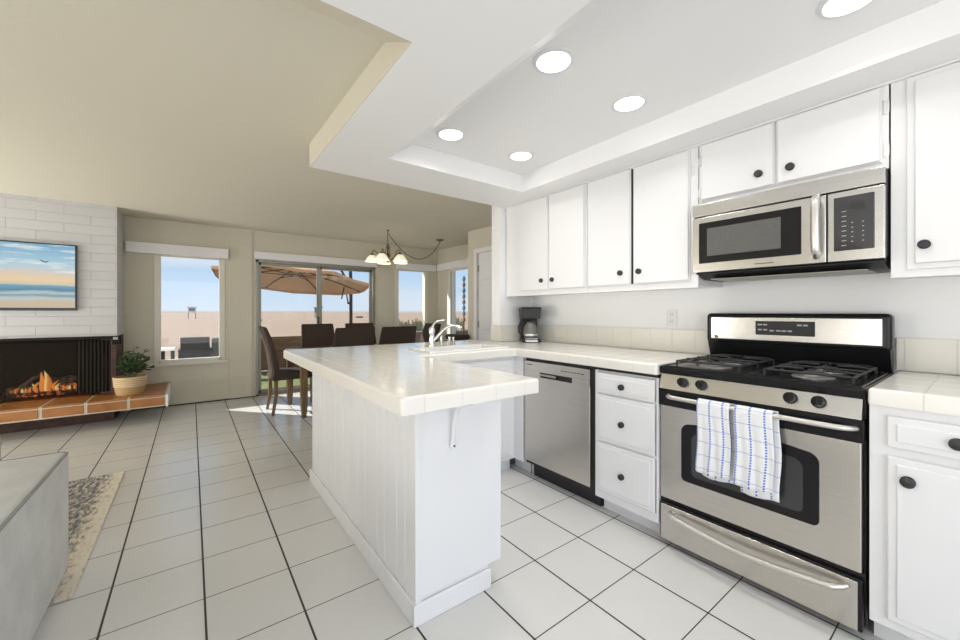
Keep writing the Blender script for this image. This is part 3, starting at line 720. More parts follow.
MB(L).box(2.258, 2.265, .548, .998, 1.487, 1.710, .003, 3).build('door_window', 'black', md)
MB(L).box(2.2565, 2.262, .625, .955, 1.525, 1.675, .001).build('window_screen', 'screen_mesh', md)
cpn = MB(L).box(2.262, 2.29, Y0, .456, 1.440, 1.742, .004, 3).build('control_fascia', 'steel_h', mw)
kp = MB(L).box(2.258, 2.265, .308, .435, 1.485, 1.718, .003, 3).build('keypad', 'glass_dark', cpn)
for i in range(8): MB(L).box(2.2572, 2.2585, .394, .409, 1.505 + i * .021, 1.508 + i * .021).build('key_mark', 'label_grey', kp)
for i in range(5):
    for yy in (.375, .342): MB(L).box(2.2572, 2.2585, yy - .003, yy + .003, 1.52 + i * .02, 1.523 + i * .02).build('key_mark', 'label_grey', kp)
MB(L).box(2.2575, 2.259, .335, .385, 1.655, 1.685).build('display_window', 'black_matte', kp)
hp = [(2.262, .492, 1.472), (2.245, .491, 1.470), (2.226, .489, 1.485)] + [(2.218 - .006 * math.sin(math.pi * i / 6), .488, 1.50 + .2 * i / 6) for i in range(7)] + [(2.226, .489, 1.717), (2.245, .491, 1.732), (2.262, .492, 1.730)]
mb = MB(L)
mb.tube(hp, .0165, 14); mb.build('handle', 'steel_bar', md)
mb = MB(L); mb.box(2.2605, 2.2625, .655, .735, 1.458, 1.463); mb.build('word_mark', 'label_dark', md)

# ------------------------------------------------------------------ sink and faucet
mb = MB((1.6, 2.4, .9)); t = mb.plan([(SKX0 - .018, SKX1 + .018, SKY0 - .014, SKY1 + .016)], [(SKX0 + .012, SKX1 - .012, SKY0 + .012, SKY1 - .012)], .9465, .957); mb.merge(t)
x0, x1, y0, y1 = SKX0 + .008, SKX1 - .008, SKY0 + .008, SKY1 - .008
mb.box(x0, x0 + .006, y0, y1, .79, .95); mb.box(x1 - .006, x1, y0, y1, .79, .95); mb.box(x0, x1, y0, y0 + .006, .79, .95); mb.box(x0, x1, y1 - .006, y1, .79, .95); mb.box(x0, x1, y0, y1, .784, .79)
tag(mb.build('sink', 'porcelain', smooth=False), 'white drop-in sink in the tiled worktop behind the peninsula', 'sink')
L = (1.50, 2.64, .946); f = thing('faucet', 'chrome single-lever kitchen faucet with arched pull-out spout', 'faucet', L)
mb = MB(L); mb.box(1.375, 1.555, 2.61, 2.665, .946, .956, .004); mb.build('base_plate', 'chrome', f)
mb = MB(L); mb.lathe([(.027, 0), (.026, .02), (.020, .03), (.020, .09), (.024, .10), (.024, .135), (.015, .15), (0, .152)], (1.50, 2.64, .953)); mb.build('faucet_body', 'chrome', f)
mb = MB(L); mb.tube([(1.51, 2.635, .995), (1.545, 2.622, 1.035), (1.58, 2.608, 1.075), (1.62, 2.594, 1.105), (1.655, 2.58, 1.115), (1.68, 2.57, 1.110)], [.013, .012, .011, .011, .012, .014], 12); sp_ = mb.build('spout', 'chrome', f)
mb = MB(L); mb.tube([(1.675, 2.572, 1.112), (1.712, 2.556, 1.092)], [.017, .020], 12); mb.build('spray_head', 'chrome', sp_)
mb = MB(L); mb.tube([(1.50, 2.64, 1.095), (1.515, 2.635, 1.125), (1.54, 2.625, 1.15), (1.59, 2.60, 1.158)], [.013, .008, .007, .006], 10); mb.build('lever', 'chrome', f)
for (x, y, h, lab) in ((1.585, 2.638, .085, 'short thick chrome post right beside the faucet body'), (1.70, 2.70, .07, 'thin chrome soap dispenser on the worktop, second post right of the faucet'), (1.735, 2.70, .066, 'thin chrome air gap cap, third post right of the faucet')):
    q = thing('sink_fitting', lab, 'sink fitting', (x, y, .946))
    a = MB(); a.lathe([(.018, .0), (.018, .006), (.010, .010), (.010, h - .01), (.013, h - .008), (.013, h), (0, h + .004)], (0, 0, 0), n=16); a.build('post', 'chrome', q)

# ------------------------------------------------------------------ coffee maker
L = (2.50, 2.585, .946); cm = thing('coffee_maker', 'small black drip coffee maker on the corner of the worktop', 'coffee maker', L, rz=math.radians(-36))
mb = MB(); mb.box(-.085, .085, -.11, .115, .001, .035, .012, 3); mb.box(-.078, .078, .04, .115, .03, .30, .012, 3)
mb.prism([(-.082, .215), (-.094, .31), (.094, .31), (.082, .215)], 'y', -.09, .115, .008); mb.build('housing', 'black_matte', cm)
MB().box(-.088, .088, -.10, .118, .305, .318, .005).build('lid', 'black', cm)
MB().prism([(-.115, .008), (-.105, .036), (-.02, .040), (-.02, .008)], 'x', -.055, .055, .002).build('front_panel', 'coffee', cm)
ca = MB().lathe([(.055, .038), (.066, .06), (.066, .10), (.055, .14), (.042, .165), (.044, .18)], (0, -.03, 0), n=28).build('carafe', 'carafe', cm)
MB().lathe([(.046, .178), (.048, .19), (.03, .20), (0, .203)], (0, -.03, 0), n=24).build('carafe_lid', 'black_matte', ca)
MB().lathe([(.068, .06), (.069, .068), (.068, .076)], (0, -.03, 0), n=28).build('metal_band', 'steel_bar', ca)
MB().tube([(-.045, -.045, .175), (-.095, -.07, .175), (-.112, -.08, .14), (-.108, -.078, .09), (-.085, -.065, .065), (-.062, -.05, .066)], [.010, .011, .010, .009, .009, .007], 10).build('carafe_handle', 'black_matte', ca)

# ------------------------------------------------------------------ wall plates
def outlet(label, loc, axis, m='plate', sw=False, w=.07, h=.115):
    q = thing('wall_switch' if sw else 'wall_outlet', label, 'switch' if sw else 'outlet', loc, rz=0 if axis == 'x' else math.pi / 2)
    MB().box(-.006, 0, -w / 2, w / 2, -h / 2, h / 2, .002).build('cover_plate', m, q)
    if sw: MB().box(-.012, -.004, -.008, .008, -.018, .018, .002).build('toggle', m, q)
    else:
        for z in (-.024, .024):
            s_ = MB().box(-.0085, -.004, -.017, .017, z - .016, z + .016, .005).build('socket', m, q)
            MB().box(-.0092, -.008, -.007, -.0045, z - .006, z + .006).box(-.0092, -.008, .0045, .007, z - .006, z + .006).build('slots', 'label_dark', s_)
    return q
outlet('white double outlet on the kitchen wall left of the range', (XR, 1.356, 1.178), 'x')
outlet('beige light switch beside the panelled passage door', (3.17, 4.45, 1.11), 'x', 'plate_beige', True)
q = outlet('painted-over double outlet low on the wall under the single window', (.13, YF, .30), 'y', 'plate_beige')
q.rotation_euler.z = math.pi / 2
mb = MB((-.2, YF, .33)); mb.tube([(-.42, YF - .005, .335), (-.2, YF - .005, .318), (0, YF - .005, .305), (.10, YF - .006, .305)], .004, 6)
tag(mb.build('wall_cable', 'plate_beige'), 'thin beige cable running along the wall to the low outlet', 'cable')

# ------------------------------------------------------------------ recessed lights
LP = [(1.268, 1.164, 'recessed ceiling light nearest the living room, largest in the white tray'), (1.84, 1.161, 'recessed ceiling light in front of the microwave cabinet'),
      (1.282, 2.019, 'recessed ceiling light at the far left corner of the tray'), (1.851, 2.003, 'recessed ceiling light at the far right corner of the tray'),
      (1.849, .313, 'recessed ceiling light cut by the top edge of the photo')]
for x, y, lab in LP:
    q = thing('recessed_light', lab, 'ceiling light', (x, y, ZT), 'recessed lights in the kitchen tray')
    MB().lathe([(.069, -.001), (.074, -.008), (.090, -.004), (.092, -.0)], (0, 0, 0), n=40).build('trim_ring', 'can_trim', q)
    MB().lathe([(0, -.0075), (.070, -.0075), (.070, -.001), (0, -.001)], (0, 0, 0), n=40).build('lamp_disc', 'can_glow', q)
    l = bpy.data.lights.new('recessed_lamp', 'AREA'); l.shape = 'DISK'; l.size = .14; l.energy = 2.2; l.spread = math.radians(135); l.color = (1, .985, .96)
    lo = bpy.data.objects.new('recessed_lamp', l); COL.objects.link(lo); lo.location = (x, y, ZT - .012)

# ------------------------------------------------------------------ chimney: firebox, hearth, TV
L = (-1.7, 5.9, .31); fb = thing('fireplace', 'open black fireplace with mesh curtain under the white brick chimney', 'fireplace', L)
mb = MB(L); mb.box(-2.9, -.668, 6.38, YF - .002, .32, .952); mb.box(-2.9, -2.86, CY + .01, 6.40, .32, .952); mb.box(-2.86, -.80, CY + .03, 6.40, .93, .952); mb.build('firebox', 'firebox', fb)
mb = MB(L); mb.box(-.712, -.668, CY - .002, 6.38, .318, .952, .003); mb.box(-.80, -.712, CY + .03, 6.38, .318, .952); mb.build('side_pier', 'brown_brick', fb)
mb = MB(L); mb.box(-2.88, -.628, CY - .04, CY + .02, .925, .953, .004); mb.box(-.70, -.632, CY - .02, CY + .06, .86, .953, .004); mb.build('hood', 'firebox', fb)
MB(L).box(-.69, -.650, CY - .05, CY - .044, .915, .945, .003).build('hood_bracket', 'alu', fb)
def curtain(x0, x1, amp, per, zlo=.345):
    bm = MB(L); n = int((x1 - x0) / per * 8); v = []
    for i in range(n + 1):
        x = x0 + (x1 - x0) * i / n; y = CY + .01 + amp * math.sin(2 * math.pi * (x - x0) / per)
        v.append((x, y, zlo)); v.append((x, y, .91))
    bm.add(v, [(2 * i, 2 * i + 2, 2 * i + 3, 2 * i + 1) for i in range(n)])
    return bm
curtain(-1.62, -.96, .002, .07).build('mesh_curtain', 'fire_mesh', fb)
curtain(-.98, -.715, .007, .03).build('gathered_curtain', 'firebox', fb)
curtain(-2.4, -1.62, .008, .05).build('gathered_curtain', 'firebox', fb)
lg = random.Random(4)
gr = MB(L)
for x in (-1.5, -1.3, -1.1, -.95): gr.tube([(x, 5.95, .42), (x, 5.94, .365), (x, 6.2, .365)], .008, 8)
gr.tube([(-1.55, 5.96, .37), (-.9, 5.96, .37)], .009, 8); gr.tube([(-1.55, 6.18, .37), (-.9, 6.18, .37)], .009, 8); gr.build('fire_grate', 'iron', fb)
for p, q_, r0 in (((-1.52, 5.98, .36), (-1.27, 6.06, .56), .02), ((-1.5, 6.02, .40), (-1.05, 6.04, .42), .045), ((-1.42, 6.12, .41), (-.92, 6.12, .44), .05), ((-1.2, 5.99, .44), (-.92, 6.03, .52), .022), ((-1.25, 6.08, .48), (-1.02, 6.05, .50), .03), ((-1.36, 6.0, .40), (-1.18, 6.02, .52), .02)):
    p = Vector(p); q_ = Vector(q_); k = MB(L); k.tube([p.lerp(q_, i / 5) + Vector((0, 0, .008 * math.sin(i * 2.1))) for i in range(6)], [r0 * (1 + .15 * math.sin(i * 1.7)) for i in range(6)], 10); k.build('log', 'log', fb)
k = MB(L)
for i in range(90):
    x = lg.uniform(-1.46, -.92); k.ball((x, lg.uniform(5.93, 6.05), .35 + lg.random() * (.07 if x < -1.1 else .10)), lg.uniform(.008, .02), (1, 1, .8), 1)
e_ = k.build('embers', 'ember', fb); e_['kind'] = 'stuff'
fr_ = random.Random(9)
for i in range(17):
    fx = -1.42 + i * .029 + fr_.uniform(-.01, .01); big = math.exp(-((fx + 1.22) / .06) ** 2); fh = .045 + .16 * big + fr_.uniform(0, .03); fw = .011 + .012 * big
    k = MB(L); lean = fr_.uniform(-.03, .03); q_ = [Vector((fx + lean * math.sin(j * .9) * j / 4, 5.95 + .012 * math.sin(i * 2.2), .395 + fh * j / 5)) for j in range(6)]
    k.tube(q_, [fw * .8, fw, fw * 1.05, fw * .8, fw * .45, .001], 8); k.build('flame', 'flame_core' if i % 3 == 1 else 'flame', fb)
# hearth: cantilevered slab of terracotta bricks in mortar
HX1, HY0, HZ0, HZ1 = -.205, 5.50, .185, .310
L = (-1.4, 5.9, .19); he = thing('hearth', 'floating hearth ledge of orange bricks with pale mortar below the fireplace', 'hearth', L)
mb = MB(L); mb.box(-2.9, HX1 - .004, HY0 + .008, YF - .001, HZ0, HZ1 - .006); mb.build('mortar_bed', 'mortar', he)
edges = [-2.82, -2.50, -2.165, -1.835, -1.50, -1.165, -.855, -.535, HX1 - .02]
for i, (a, b) in enumerate(zip(edges, edges[1:])):
    br = MB(L); br.box(a + .012, b - .012, HY0, HY0 + .03, HZ0 + .012, HZ1 - .028, .005, 2)
    br.build('brick', 'terracotta', he)
    br = MB(L); br.box(a + .012, b - .012, HY0 + .0, HY0 + .40, HZ1 - .018, HZ1, .005, 2); br.build('brick', 'terracotta', he)
    br = MB(L); br.box(a + .012, b - .012, HY0 + .42, YF - .01, HZ1 - .018, HZ1 - .001, .005, 2); br.build('brick', 'terracotta', he)
mb = MB(L); mb.box(HX1 - .018, HX1, HY0 - .002, YF - .001, HZ0 - .01, HZ1 - .002, .004); mb.build('plaster_end', 'white_paint', he)
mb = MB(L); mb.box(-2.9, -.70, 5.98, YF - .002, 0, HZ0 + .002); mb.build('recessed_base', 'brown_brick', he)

# television
L = (-1.6, 5.83, 1.24); tv = thing('television', 'wall-mounted flat television showing a beach sunset on the white brick', 'television', L)
TX, TW, TZ0, TZ1 = -.973, 1.25, 1.235, 1.925
MB(L).box(TX - TW, TX, 5.835, 5.868, TZ0, TZ1, .004).build('bezel', 'tv_frame', tv)
bm = bmesh.new(); uvl = bm.loops.layers.uv.new('UVMap')
co = [(TX - TW + .012, TZ0 + .028), (TX - .012, TZ0 + .028), (TX - .012, TZ1 - .012), (TX - TW + .012, TZ1 - .012)]
vs = [bm.verts.new((x - L[0], 5.8335 - L[1], z - L[2])) for x, z in co]; fc = bm.faces.new(vs)
for lp, uv in zip(fc.loops, ((0, 0), (1, 0), (1, 1), (0, 1))): lp[uvl].uv = uv
me = bpy.data.meshes.new('screen'); bm.to_mesh(me); bm.free(); me.materials.append(M['tv_screen'])
so = bpy.data.objects.new('screen', me); COL.objects.link(so); so.parent = tv
mb = MB(L)
bx, bz = -1.20, 1.735
mb.add([(bx - .045, 5.832, bz + .018), (bx - .02, 5.832, bz + .014), (bx, 5.832, bz), (bx + .035, 5.832, bz + .015), (bx + .008, 5.832, bz - .012), (bx - .012, 5.832, bz - .006), (bx - .028, 5.832, bz + .008)], [(0, 1, 6), (1, 2, 5, 6), (2, 3, 4), (2, 4, 5)])
mb.build('gull_silhouette', 'label_dark', tv)

# potted plant in a basket on the hearth
L = (-.545, 5.775, HZ1); bp_ = thing('potted_plant', 'leafy green plant in a striped wicker basket on the hearth end', 'plant', L)
prof = [(.128, .002), (.138, .03), (.146, .10), (.152, .17), (.156, .205), (.149, .209), (.144, .19), (.13, .18), (0, .18)]
bp_.scale = (.90, .90, .95)
MB().lathe(prof, (0, 0, 0), n=36).build('basket', 'basket', bp_)
for z, rr in ((.105, .147), (.128, .149), (.151, .151), (.175, .153), (.198, .156)):
    MB().tube([((rr) * math.cos(a), (rr) * math.sin(a), z) for a in [2 * math.pi * i / 36 for i in range(36)]], .0085, 8, closed=True).build('pale_woven_band', 'basket_pale', bp_)
rn = random.Random(11)
def leaf(m, p, d, size):
    d = d.normalized(); side = d.cross(Vector((rn.uniform(-.3, .3), rn.uniform(-.3, .3), 1))).normalized(); nn = side.cross(d) * .12 * size
    a = p; m.add([a, a + d * size * .35 + side * size * .42 - nn, a + d * size * .7 + side * size * .36 - nn, a + d * size + nn, a + d * size * .7 - side * size * .36 - nn, a + d * size * .35 - side * size * .42 - nn, a + d * size * .5 + nn * .6],
                  [(0, 1, 6), (1, 2, 6), (2, 3, 6), (3, 4, 6), (4, 5, 6), (5, 0, 6)])
lf = MB(); stm = MB()
for i in range(26):
    a = rn.uniform(0, 2 * math.pi); rr = rn.uniform(.02, .15); h = rn.uniform(.08, .26) * (1.2 - rr * 2.2); base = Vector((rr * .35 * math.cos(a), rr * .35 * math.sin(a), .19)); tip = Vector((rr * math.cos(a), rr * math.sin(a), .24 + h))
    if i == 0: tip = Vector((.04, -.03, .53)); 
    if i == 1: tip = Vector((.15, -.02, .52))
    if i == 2: tip = Vector((-.04, 0, .47))
    if i == 3: tip = Vector((.17, -.05, .30))
    mid = base.lerp(tip, .5) + Vector((0, 0, .03)); stm.tube([base, mid, tip], .0035, 6)
    for k in range(8):
        f_ = .25 + .75 * k / 7; p = base.lerp(mid, f_ * 2) if f_ < .5 else mid.lerp(tip, f_ * 2 - 1); an = rn.uniform(0, 6.28)
        leaf(lf, p, Vector((math.cos(an), math.sin(an), rn.uniform(-.3, .5))), rn.uniform(.06, .095))
lv = lf.build('foliage', 'leaf', bp_, smooth=False); lv['kind'] = 'stuff'
st_ = stm.build('stems', 'stem', bp_); st_['kind'] = 'stuff'

# ------------------------------------------------------------------ sofa, rug, coffee table
L = (-1.2, 1.2, 0); so_ = thing('sofa', 'grey upholstered sofa end in the lower left corner of the photo', 'sofa', L)
mb = MB(L); mb.box(-1.45, -.455, .3, 2.60, .03, .575, .028, 4); mb.build('body', 'sofa', so_)
mb = MB(L); z = .572
e = .012
mb.tube([(-.461, .35, z - .004), (-.461, 2.575, z - .004), (-.48, 2.594, z - .004), (-1.40, 2.594, z - .004)], .0065, 8)
mb.build('top_piping', 'piping', so_)
mb = MB(L)
for x, y in ((-.54, .4), (-.54, 2.5), (-1.38, .4), (-1.38, 2.5)): mb.lathe([(.02, 0), (.025, .022)], (x, y, .0125 if y > 2 else 0.0), n=12)
mb.build('feet', 'black_matte', so_)
mb = MB((-1.5, 3.1, 0)); mb.box(-2.9, -.405, 2.36, 3.97, .001, .011, .003)
rg = mb.build('area_rug', 'rug'); tag(rg, 'cream area rug with a distressed blue-grey pattern beside the sofa', 'rug')
for v in rg.data.vertices: v.co += Vector((-1.5, 3.1, 0))
rg.location = (0, 0, 0)
L = (-1.5, 3.4, 0); ct = thing('coffee_table', 'low table with grey top and black metal frame, only its corner in view', 'table', L)
MB(L).box(-2.1, -.965, 2.95, 3.80, .375, .42, .004).build('table_top', 'table_stone', ct)
for x in (-2.07, -.99):
    for y in (2.98, 3.775): MB(L).box(x - .018, x + .018, y - .018, y + .018, .011, .375).build('leg', 'black_matte', ct)

# ------------------------------------------------------------------ dining table and chairs
L = (1.87, 5.21, 0); dt = thing('dining_table', 'dark wooden dining table mostly hidden behind the peninsula', 'table', L)
MB(L).box(1.0, 2.74, 4.77, 5.66, .70, .74, .005).build('table_top', 'wood_dark', dt)
MB(L).box(1.08, 2.66, 4.84, 5.59, .62, .70).build('apron', 'wood_dark', dt)
for x in (1.045, 2.695):
    for y in (4.815, 5.615): MB(L).prism([(-.038, .70), (-.034, .15), (-.020, 0), (.020, 0), (.034, .15), (.038, .70)], 'y', -.037, .037, .003).xf(Matrix.Translation((x, y, 0))).build('leg', 'wood_leg', dt)
def chair():
    r = thing('dining_chair', '', 'chair', (0, 0, 0))
    mb = MB(); mb.box(-.235, .235, -.20, .25, .41, .50, .018, 4); mb.build('seat', 'leather', r)
    mb = MB(); w0, w1 = .235, .205
    v = []
    for z, y, w, t in ((.41, -.235, w0, .06), (.52, -.22, w0, .06), (.75, -.255, w0, .055), (.92, -.295, .228, .045), (1.045, -.335, .222, .035)):
        v += [(-w, y, z), (w, y, z), (w, y + t, z), (-w, y + t, z)]
    t = bmesh.new(); vs = [t.verts.new(p) for p in v]; n = len(v) // 4
    t.faces.new(vs[3::-1]); t.faces.new(vs[-4:])
    for i in range(n - 1):
        for k in range(4): t.faces.new((vs[i * 4 + k], vs[i * 4 + (k + 1) % 4], vs[i * 4 + 4 + (k + 1) % 4], vs[i * 4 + 4 + k]))
    bmesh.ops.recalc_face_normals(t, faces=t.faces[:])
    bmesh.ops.bevel(t, geom=[e for e in t.edges if e.calc_face_angle(0) > .6], offset=.008, segments=2, affect='EDGES'); mb.merge(t); mb.build('backrest', 'leather', r)
    for sx in (-1, 1):
        mb = MB(); mb.tube([(sx * .205, .215, .41), (sx * .205, .215, .0)], [.030, .020], 4); mb.build('leg', 'wood_leg', r)
        mb = MB(); mb.tube([(sx * .205, -.20, .43), (sx * .205, -.20, .22), (sx * .207, -.235, .0)], [.030, .026, .020], 4); mb.build('leg', 'wood_leg', r)
    return r
c0 = chair(); G = 'dining chairs around the table'
spec = [((1.0, 5.30), -90, 'brown leather dining chair at the left end of the table, seen side-on'),
        ((1.49, 4.66), 0, 'left brown chair of the near row, back rising above the peninsula'),
        ((2.025, 4.66), 0, 'right brown chair of the near row, standing alone before the narrow wall pier'),
        ((1.50, 5.73), 180, 'far-side brown chair in front of the sliding door mullion'),
        ((2.13, 5.73), 180, 'far-side brown chair half hidden behind the near row, before the right door panel'),
        ((2.66, 5.20), 90, 'brown chair at the right end of the table, behind the faucet')]
for i, (p, a, lab) in enumerate(spec):
    o = c0 if i == 0 else copy_tree(c0)
    o.location = (p[0], p[1], 0); o.rotation_euler.z = math.radians(a); o['label'] = lab; o['group'] = G
L = (3.0, 4.62, 0); bn = thing('low_stool', 'low dark padded stool beside the passage wall, behind the sink fittings', 'stool', L)
MB(L).box(2.90, 3.15, 4.45, 4.74, .83, .905, .03, 4).build('seat', 'leather', bn)
for x in (2.91, 3.11):
    for y in (4.51, 4.71): MB(L).tube([(x, y, 0), (x, y, .82)], .015, 8).build('leg', 'black_matte', bn)

# ------------------------------------------------------------------ chandelier on a swagged chain
CX, CYY = 2.22, 5.15
L = (CX, CYY, 1.93); ch = thing('chandelier', 'bronze chandelier with five frosted glass shades over the dining table', 'chandelier', L)
mb = MB(L); mb.lathe([(0, 0), (.018, .01), (.022, .03), (.012, .05), (.028, .08), (.022, .12), (.010, .15), (.016, .19), (.030, .215), (.014, .24), (.012, .27), (0, .275)], (CX, CYY, 1.915)); mb.build('centre_column', 'brass', ch)
for k in range(5):
    a = math.radians(190 - 36.7 + 72 * k); dx, dy = math.cos(a), math.sin(a)
    P = lambda r_, z: (CX + dx * r_, CYY + dy * r_, z)
    am = MB(L); am.tube([P(.015, 1.965), P(.06, 1.955), P(.11, 1.985), P(.15, 2.055), P(.185, 2.085), P(.21, 2.07), P(.215, 2.04)], .006, 8)
    am.tube([P(.012, 2.13), P(.035, 2.10), P(.03, 2.05), P(.05, 2.0)], .004, 6); ao = am.build('arm', 'brass', ch)
    l = bpy.data.lights.new('chandelier_lamp', 'POINT'); l.energy = .4; l.color = (1, .93, .80); l.shadow_soft_size = .07
    lo = bpy.data.objects.new('chandelier_lamp', l); COL.objects.link(lo); lo.location = P(.215, 1.905)
    s_ = MB(L); s_.lathe([(.012, .055), (.022, .05), (.026, .03), (.024, .022)], P(.215, 1.985), n=16); s_.build('shade_holder', 'brass', ao)
    s_ = MB(L); s_.lathe([(.024, .03), (.046, .018), (.070, -.010), (.086, -.040), (.100, -.062), (.096, -.060), (.082, -.038), (.066, -.010), (.042, .014), (.02, .025)], P(.215, 1.985), n=24); s_.build('glass_shade', 'shade', ao)
hk = MB(L); zc = ZC(CYY); hk.lathe([(.02, 0), (.018, -.01), (.006, -.02), (.006, -.05), (0, -.052)], (CX, CYY, zc), n=14); hk.build('ceiling_hook', 'brass', ch)
cpx, cpy = 3.20, 5.37; zc2 = ZC(cpy)
cc = MB(L); cc.lathe([(.065, 0), (.06, -.012), (.03, -.026), (.010, -.032), (.010, -.05), (0, -.052)], (cpx, cpy, zc2), n=24); cc.build('ceiling_canopy', 'brass', ch)
cn = MB(L); pts = [(CX, CYY, 2.18), (CX, CYY, 2.24), (CX, CYY, 2.32)]; cn.tube(pts, .006, 8)
A0 = Vector((CX, CYY, zc - .045)); B0 = Vector((cpx, cpy, zc2 - .05))
N = 24; P2 = [A0.lerp(B0, i / N) - Vector((0, 0, .30 * 4 * (i / N) * (1 - i / N) * (1 + .25 * (i / N - .4)))) for i in range(N + 1)]
cn.tube(P2, .0055, 8); cn.build('swag_chain', 'brass', ch)

# ------------------------------------------------------------------ outdoors
mb = MB(); mb.box(-400, 400, 9.55, 900, -.30, -.10); sd_ = mb.build('beach', 'sand', smooth=False, kind='structure')
mb = MB(); mb.box(-12, 14, YF + .12, 9.55, -.25, -.03); struct('patio', mb, 'concrete')
mb = MB(); mb.box(.62, 1.9, 6.95, 9.1, -.03, -.015); g_ = mb.build('lawn', 'grass', smooth=False); g_['kind'] = 'stuff'; tag(g_, 'strip of green lawn just outside the sliding door', 'grass')
# low garden fence
L = (2.6, 9.3, 0); fe = thing('garden_fence', 'low brown wooden fence between the patio and the beach', 'fence', L)
mb = MB(L)
for i in range(5): mb.box(.55, 6.5, 9.28, 9.305, -.02 + i * .135, .108 + i * .135, .003)
mb.box(.55, 6.5, 9.306, 9.312, 0, .65); mb.box(.5, 6.6, 9.25, 9.34, .655, .69, .004); mb.build('boards', 'fence', fe)
for i in range(6): MB(L).box(.55 + i * 1.2, .64 + i * 1.2, 9.30, 9.38, -.08, .66, .004).build('post', 'fence', fe)
# lounge furniture seen through the single window
def patio_chair(label, x, y, rz, m='wicker_black'):
    q = thing('patio_chair', label, 'outdoor chair', (x, y, -.03), rz=rz); q.scale = (.80, .9, 1)
    MB().box(-.27, .27, -.25, .28, .34, .42, .02, 3).build('seat', m, q)
    b = MB(); b.prism([(-.30, .40), (-.33, .80), (-.27, .815), (-.20, .42)], 'x', -.26, .26, .012); b.build('backrest', m, q)
    for s_ in (-1, 1): MB().box(s_ * .27 - .03, s_ * .27 + .03, -.28, .28, .55, .60, .012).box(s_ * .27 - .025, s_ * .27 + .025, .22, .28, .0, .56, .008).box(s_ * .27 - .025, s_ * .27 + .025, -.30, -.24, .0, .56, .008).build('arm', m, q)
patio_chair('black wicker patio chair in the middle of the single window view', .055, 8.7, 0)
patio_chair('black wicker patio chair cut by the left side of the single window', -.68, 8.55, -.4)
L = (-.36, 7.6, -.03); q = thing('patio_table', 'small white-topped patio table beside the black wicker chair', 'outdoor table', L)
MB(L).box(-.56, -.20, 7.4, 7.8, .64, .67, .005).build('table_top', 'white_plastic', q)
for x in (-.53, -.23):
    for y in (7.43, 7.77): MB(L).tube([(x, y, -.03), (x, y, .64)], .02, 8).build('leg', 'black_matte', q)
mb = MB((.38, 8.75, -.03)); mb.box(.30, .46, 8.6, 8.9, -.03, .74, .02, 3); tag(mb.build('storage_box', 'outdoor_grey'), 'grey-green upright box outside, right of the wicker chair', 'box')
# cantilever umbrella
L = (3.08, 9.0, -.03); um = thing('patio_umbrella', 'large tan cantilever umbrella over the patio outside the sliding door', 'umbrella', L)
ux, uy, uz, ur = 1.62, 8.1, 2.06, 1.40; n8 = 8; zr = 1.83
tilt = lambda x, y: -.17 * ((x - ux) * .75 + (y - uy) * .66) / ur
mb = MB(L); top = Vector((ux, uy, uz + .06)); rim = []; off = math.radians(14)
tt = bmesh.new()
def ring(f, z):
    out = []
    for k in range(n8 * 4):
        a = off + 2 * math.pi * k / (n8 * 4); sag = math.cos(math.pi / n8) / math.cos(((a - off) % (2 * math.pi / n8)) - math.pi / n8)
        dip = .03 * f * (1 - abs(((k % 4) / 4) - .5) * 2)
        px_ = ux + ur * f * sag * math.cos(a); py_ = uy + ur * f * sag * math.sin(a); out.append((px_, py_, z - dip + tilt(px_, py_)))
    return out
rs = [ring(.02, uz + .04), ring(.35, uz - .06), ring(.7, uz - .14), ring(1, zr), ring(1.0, zr - .05)]
vv = [[tt.verts.new(p) for p in r_] for r_ in rs]
for a, b in zip(vv, vv[1:]):
    for k in range(len(a)): tt.faces.new((a[k], a[(k + 1) % len(a)], b[(k + 1) % len(a)], b[k]))
tt.faces.new(vv[0]); mb.merge(tt); cano = mb.build('canopy', 'umbrella', um, smooth=False)
sm = cano.modifiers.new('thickness', 'SOLIDIFY'); sm.thickness = .004
for k in range(n8):
    a = off + 2 * math.pi * k / n8; dx, dy = math.cos(a), math.sin(a)
    rb = MB(L); T = lambda r_, z: (ux + r_ * dx, uy + r_ * dy, z + tilt(ux + r_ * dx, uy + r_ * dy))
    rb.tube([T(.04, uz), T(ur * .35, uz - .075), T(ur * .7, uz - .155), T(ur * .99, zr - .012)], .009, 6)
    rb.tube([T(.05, uz - .14), T(ur * .45, uz - .11)], .007, 6); rb.build('rib', 'umb_metal', um)
MB(L).lathe([(.05, -.06), (.06, -.02), (.05, .02), (0, .03)], (ux, uy, uz - .12), n=16).build('hub', 'alu', um)
px_, py_ = 3.02, 9.15
mb = MB(L); mb.tube([(px_, py_, -.02), (px_, py_, 1.9), (px_ - .02, py_, 2.5)], .038, 12); mb.box(px_ - .35, px_ + .35, py_ - .06, py_ + .06, -.03, .02); mb.build('pole', 'umb_metal', um)
mb = MB(L); mb.tube([(px_, py_, 1.55), (px_ - .10, py_ - .03, 1.95), (px_ - .35, py_ - .1, 2.35), (ux + .6, uy + .25, 2.72), (ux, uy, 2.62), (ux, uy, uz)], .026, 10); mb.tube([(px_ - .02, py_, 2.45), (ux + .6, uy + .25, 2.72)], .022, 8); mb.build('arm', 'umb_metal', um)
mb = MB(L); mb.tube([(px_ - .12, py_, 1.75), (px_ - .07, py_, 1.45)], .016, 8); mb.ball((px_ - .06, py_, 1.43), .03); mb.build('crank', 'umb_metal', um)
MB(L).tube([(ux + .85, uy - .2, 1.72), (ux + .80, uy - .2, 1.48)], .012, 6).build('hanging_strap', 'umb_metal', um)
